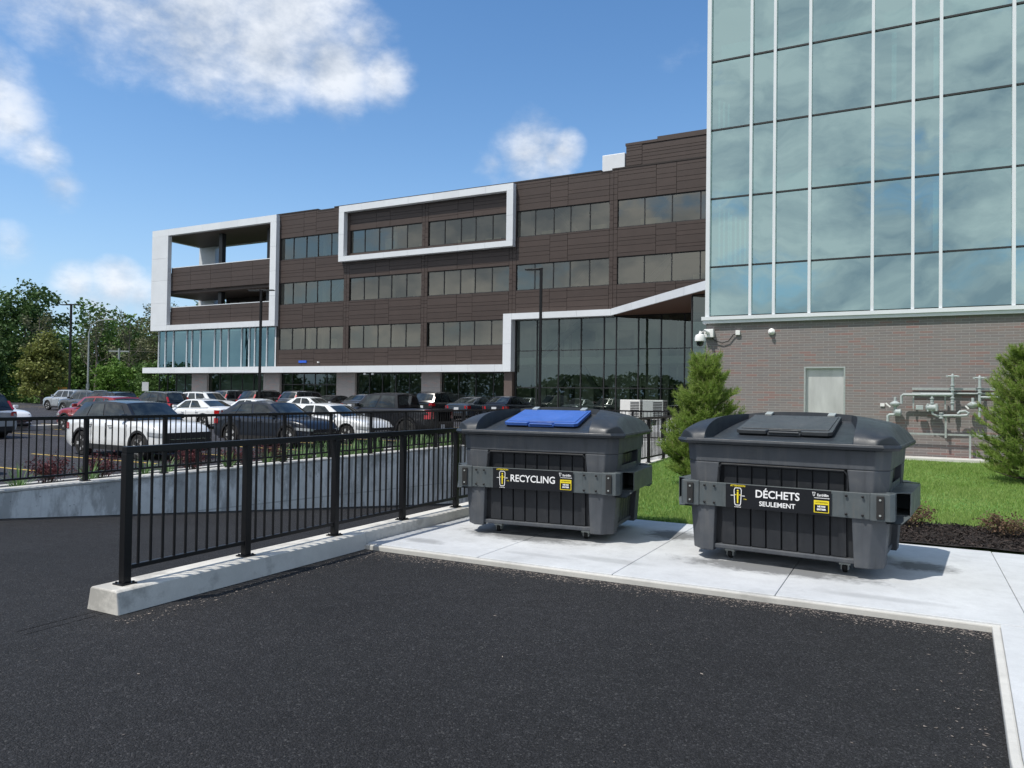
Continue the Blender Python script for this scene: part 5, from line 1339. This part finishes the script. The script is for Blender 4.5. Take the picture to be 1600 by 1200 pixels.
# two pines on the lawn
def pine(x, y, h, w, label, seed):
    r = random.Random(seed); z0 = lawn_z(y); t = thing('pine_tree', (x, y, z0), label, 'pine tree', 0, 'young pines on the lawn')
    m = MB(); m.tube([(0, 0, -.1), (.02, 0, h * .4), (-.02, .02, h * .75), (0, 0, h * .97)], [.055, .045, .03, .012], 7)
    sh = []  # shoots: (tip, dir, length)
    k = 0
    nw = 15
    for wv in range(nw):
        zf = .03 + .90 * wv / nw; zz = h * zf
        prof = (1 - zf) ** .62 * (1 if zf > .16 else .80 + zf * 1.3); rad = w / 2 * prof * r.uniform(.92, 1.08)
        for b in range(int(9 + 12 * (1 - zf))):
            a = r.uniform(0, 2 * PI); rl = rad * r.uniform(.62, 1.10); el = .30 + .75 * zf + r.uniform(-.1, .25)
            d = Vector((math.cos(a), math.sin(a), el)).normalized(); p0 = Vector((0, 0, zz)); pts = [p0]
            for q in range(1, 5): pts.append(p0 + Vector((d.x * rl * q / 4, d.y * rl * q / 4, d.z * rl * (q / 4) ** 1.6 * .9)))
            m.tube(pts, [.014, .012, .009, .007, .004], 4, False)
            for q in (.35, .5, .62, .74, .84, .93, 1.0):
                i = min(3, int(q * 4)); p = pts[i].lerp(pts[i + 1], q * 4 - i)
                for s_ in range(2 if q < .6 else 3):
                    a2 = a + r.uniform(-1.2, 1.2); d2 = Vector((math.cos(a2), math.sin(a2), r.uniform(.5, 1.4))).normalized()
                    sh.append((p + Vector((r.uniform(-.03, .03), r.uniform(-.03, .03), r.uniform(-.03, .03))), d2, r.uniform(.11, .2)))
    for q in np.linspace(.80, 1.0, 9): sh.append((Vector((0, 0, h * q * .97)), Vector((r.uniform(-.5, .5), r.uniform(-.5, .5), 1)).normalized(), .17))
    m.build('trunk', M['bark'], t, True, fix=False)
    nn = 26; A = np.array([list(p) for p, d, l in sh]); Dm = np.array([list(d) for p, d, l in sh]); Ln = np.array([l for p, d, l in sh])
    A = np.repeat(A, nn, 0); Dm = np.repeat(Dm, nn, 0); Ln = np.repeat(Ln, nn); n = len(A)
    u = nr.uniform(0, 1, n); base = A + Dm * (Ln * u)[:, None]
    sp = nr.normal(size=(n, 3)); sp -= (sp * Dm).sum(1)[:, None] * Dm; sp /= np.linalg.norm(sp, axis=1)[:, None]
    nd = Dm * .75 + sp * nr.uniform(.35, .85, n)[:, None]; nd /= np.linalg.norm(nd, axis=1)[:, None]
    ln = nr.uniform(.05, .085, n)[:, None]; sd = np.cross(nd, nr.normal(size=(n, 3))); sd /= np.linalg.norm(sd, axis=1)[:, None]; sd *= .0040
    V = np.stack([base - sd, base + sd, base + nd * ln], 1).reshape(-1, 3)
    np_mesh('crown', V, 3, M['needle'], t)
    m = MB()
    for p, d, l in sh:
        if r.random() < .22: q = p + d * l; m.tube([q, q + Vector((d.x * .3, d.y * .3, 1)) * .055], [.006, .003], 4, False)
    m.build('candle', M['candle'], t, fix=False)
    return t
pine(-3.27, 13.75, 2.45, 1.76, 'young pine tree on the lawn between the two bins', 3)
pine(1.95, 17.0, 2.62, 2.1, 'young pine tree at the right edge in front of the gas pipes', 8)

# lawn grass
def grass(name, label, x0, x1, y0, y1, n, hmin, hmax, wd, mat, zf, lean=.5, mask=None):
    x = nr.uniform(x0, x1, n); y = y0 + (y1 - y0) * nr.uniform(0, 1, n) ** 1.25
    if mask is not None: k = mask(x, y); x, y = x[k], y[k]; n = len(x)
    z = zf(y); h = nr.uniform(hmin, hmax, n) * (.8 + .35 * np.sin(x * 2.1) * np.sin(y * 1.7 + x)); a = nr.uniform(0, 2 * PI, n)
    b = np.stack([x, y, z], 1); s = np.stack([np.cos(a), np.sin(a), 0 * a], 1) * wd
    tip = b + np.stack([nr.normal(size=n) * h * lean, nr.normal(size=n) * h * lean, h], 1)
    V = np.stack([b - s, b + s, tip], 1).reshape(-1, 3)
    return tag(np_mesh(name, V, 3, M[mat]), label, kind='stuff')
inbed = lambda x, y: ~((x > -1.25) & (y < 11.3 + .06 * np.sin(x * 5))) & ~((y > 20.7)) & ~((x > 3) & (y < 14) & (x > 5.5))
grass('lawn_grass', 'bright green mown grass of the lawn', -5.28, 7.0, 9.92, 20.7, 230000, .045, .085, .0055, 'blade', lambda y: lawn_z(0) * 0 + .05 + np.maximum(0, y - 9.9) / 11.4 * .25, .45, inbed)
# mulch chips
n = 16000; x = nr.uniform(-1.2, 4.5, n); y = nr.uniform(9.93, 11.3, n); C = np.stack([x, y, .05 + (y - 9.9) / 11.4 * .25 + .035 + nr.uniform(0, .03, n)], 1)
tag(np_mesh('mulch_chips', leaf_quads(C, np.full(n, .05), aspect=.28), 4, M['chip']), 'dark wood mulch in the bed behind the pad', kind='stuff')
# loose grit and dried leaves on the asphalt by the pad edge and kerb
C = []
for (a, b, n) in (((-5.2, 6.60), (.55, 6.62), 4200), ((-5.22, 3.6), (-5.22, 6.5), 500), ((.40, 6.3), (.30, 1.5), 260)):
    a = np.array(a); b = np.array(b); u = nr.uniform(0, 1, n)[:, None]; p = a + (b - a) * u; off = np.abs(nr.normal(size=n)) * .12
    q = p.copy()
    if a[1] > 6.4 and b[1] > 6.4: q[:, 1] -= off
    elif a[0] < -5: q[:, 0] += off + .02
    else: q[:, 0] -= off
    C.append(np.stack([q[:, 0], q[:, 1], np.full(n, .004)], 1))
n = 60; C.append(np.stack([nr.uniform(-5, .3, n), nr.uniform(2, 6.4, n), np.full(n, .004)], 1))
C = np.concatenate(C); Vq = leaf_quads(C, nr.choice((.010, .014, .018, .028), len(C)), aspect=.5); Vq[:, 2] = .003 + np.abs(Vq[:, 2] - .004) * .35
tag(np_mesh('loose_grit', Vq, 4, M['stone_chip']), 'loose stone grit scattered on the asphalt along the pad', kind='stuff')
# shrubs
def shrub(x, y, z, w, h, mat, label, name='shrub', n=900, leaf=.03, group=None):
    t = thing(name, (x, y, z), label, 'shrub', 0, group); r = random.Random(int(abs(x * 91 + y * 37))); m = MB(); C = []
    for k in range(34):
        a = r.uniform(0, 2 * PI); q = r.uniform(.15, 1) ** .6; e = Vector((math.cos(a) * w / 2 * q, math.sin(a) * w / 2 * q, h * r.uniform(.55, 1.05) * (1 - .35 * q * q)))
        mid = e * .5 + Vector((0, 0, h * .12)); m.tube([(0, 0, -.03), mid, e], [.006, .004, .002], 3, False)
        for s_ in np.linspace(.35, 1, 6):
            p = mid.lerp(e, (s_ - .35) / .65) if s_ > .35 else mid; C.append(np.array(p) + nr.normal(size=(n // 204 + 1, 3)) * .035 * w / .6)
    m.build('stem', M['bark'], t, fix=False); C = np.concatenate(C); C[:, 2] = np.maximum(C[:, 2], .02)
    np_mesh('foliage', leaf_quads(C, np.full(len(C), leaf)), 4, M[mat], t); return t
shrub(-.02, 11.0, .10, .62, .34, 'spirea', 'bronze leaved low shrub in the mulch bed beside the DÉCHETS bin', group='low shrubs in the mulch bed', n=1500, leaf=.026)
shrub(1.0, 10.75, .10, .58, .30, 'spirea', 'bronze leaved low shrub in the mulch bed, right one of two', group='low shrubs in the mulch bed', n=1500, leaf=.026)
shrub(2.3, 10.8, .10, .60, .32, 'spirea', 'bronze leaved low shrub in the mulch bed beyond the right edge', group='low shrubs in the mulch bed', n=1500, leaf=.026)
BL = [(-13.3, 7.9, 'leftmost purple barberry shrub, before the yellow bay line at the left edge'), (-13.35, 8.9, 'bushy purple barberry shrub behind the second post of the far railing'), (-13.3, 10.9, 'purple barberry shrub below the rear wheel of the white crossover'),
      (-13.3, 12.1, 'purple barberry shrub in front of the white crossover doors'), (-13.3, 13.1, 'purple barberry shrub below the headlight of the white crossover')]
for i, (x, y, lb) in enumerate(BL): shrub(x, y, lot_z(y) + .1, .85, .62, 'barberry', lb, 'barberry_shrub', 1700, .034, 'purple barberries along the far railing')
def blades(m, X, Y, Z, r, s, n=46):
    for k in range(n):
        a = r.uniform(0, 2 * PI); l_ = r.uniform(.3, .62) * s; o = r.uniform(.35, 1.0); w_ = .009
        p = [Vector((X + math.cos(a) * l_ * o * q * .75, Y + math.sin(a) * l_ * o * q * .75, Z + l_ * (1.25 * q - .75 * o * q * q))) for q in (0, .35, .7, 1.0)]
        sd = Vector((-math.sin(a), math.cos(a), 0)) * w_; b = len(m.v)
        for i, q in enumerate(p): f_ = (1, 1, .7, .1)[i]; m.v += [tuple(q - sd * f_), tuple(q + sd * f_)]
        m.f += [(b + 2 * i, b + 2 * i + 1, b + 2 * i + 3, b + 2 * i + 2) for i in range(3)]
def lily(x, y, z, label, s=1.0, group='strappy green plants along the far railing'):
    m = MB(); blades(m, 0, 0, 0, random.Random(int(abs(x * 171 + y * 91))), s, 60)
    o = m.build('daylily', M['daylily'], None, fix=False, loc=(x, y, z)); return tag(o, label, 'plant', group)
yl = [7.2, 8.4, 9.5, 10.0, 11.5, 12.6]
lb = ['strappy green plant at the left edge in front of the purple shrubs', 'strappy green plant beside the second post of the far railing', 'strappy green plant between two purple shrubs left of the white crossover', 'strappy green plant below the rear bumper of the white crossover', 'strappy green plant below the doors of the white crossover', 'strappy green plant below the nose of the white crossover']
for y, l_ in zip(yl, lb): lily(-12.9, y, lot_z(y) + .1, l_)
m = MB(); r = random.Random(4)
for k in range(110):
    y = 13.8 + 12.0 * k / 110; blades(m, r.uniform(-14.0, -12.6), y, lot_z(y) + .09, r, r.uniform(.8, 1.15), 40)
tag(m.build('daylily_strip', M['daylily'], None, fix=False), 'continuous strip of strappy green leaves behind the far railing', kind='stuff')
for i in range(7):
    lily(-11.6 + i * .95, 27.4 + .3 * (i % 2), .22, 'tall green grass tuft in the loose row beyond the end of the ramp', 1.3, 'grass tufts beyond the ramp')
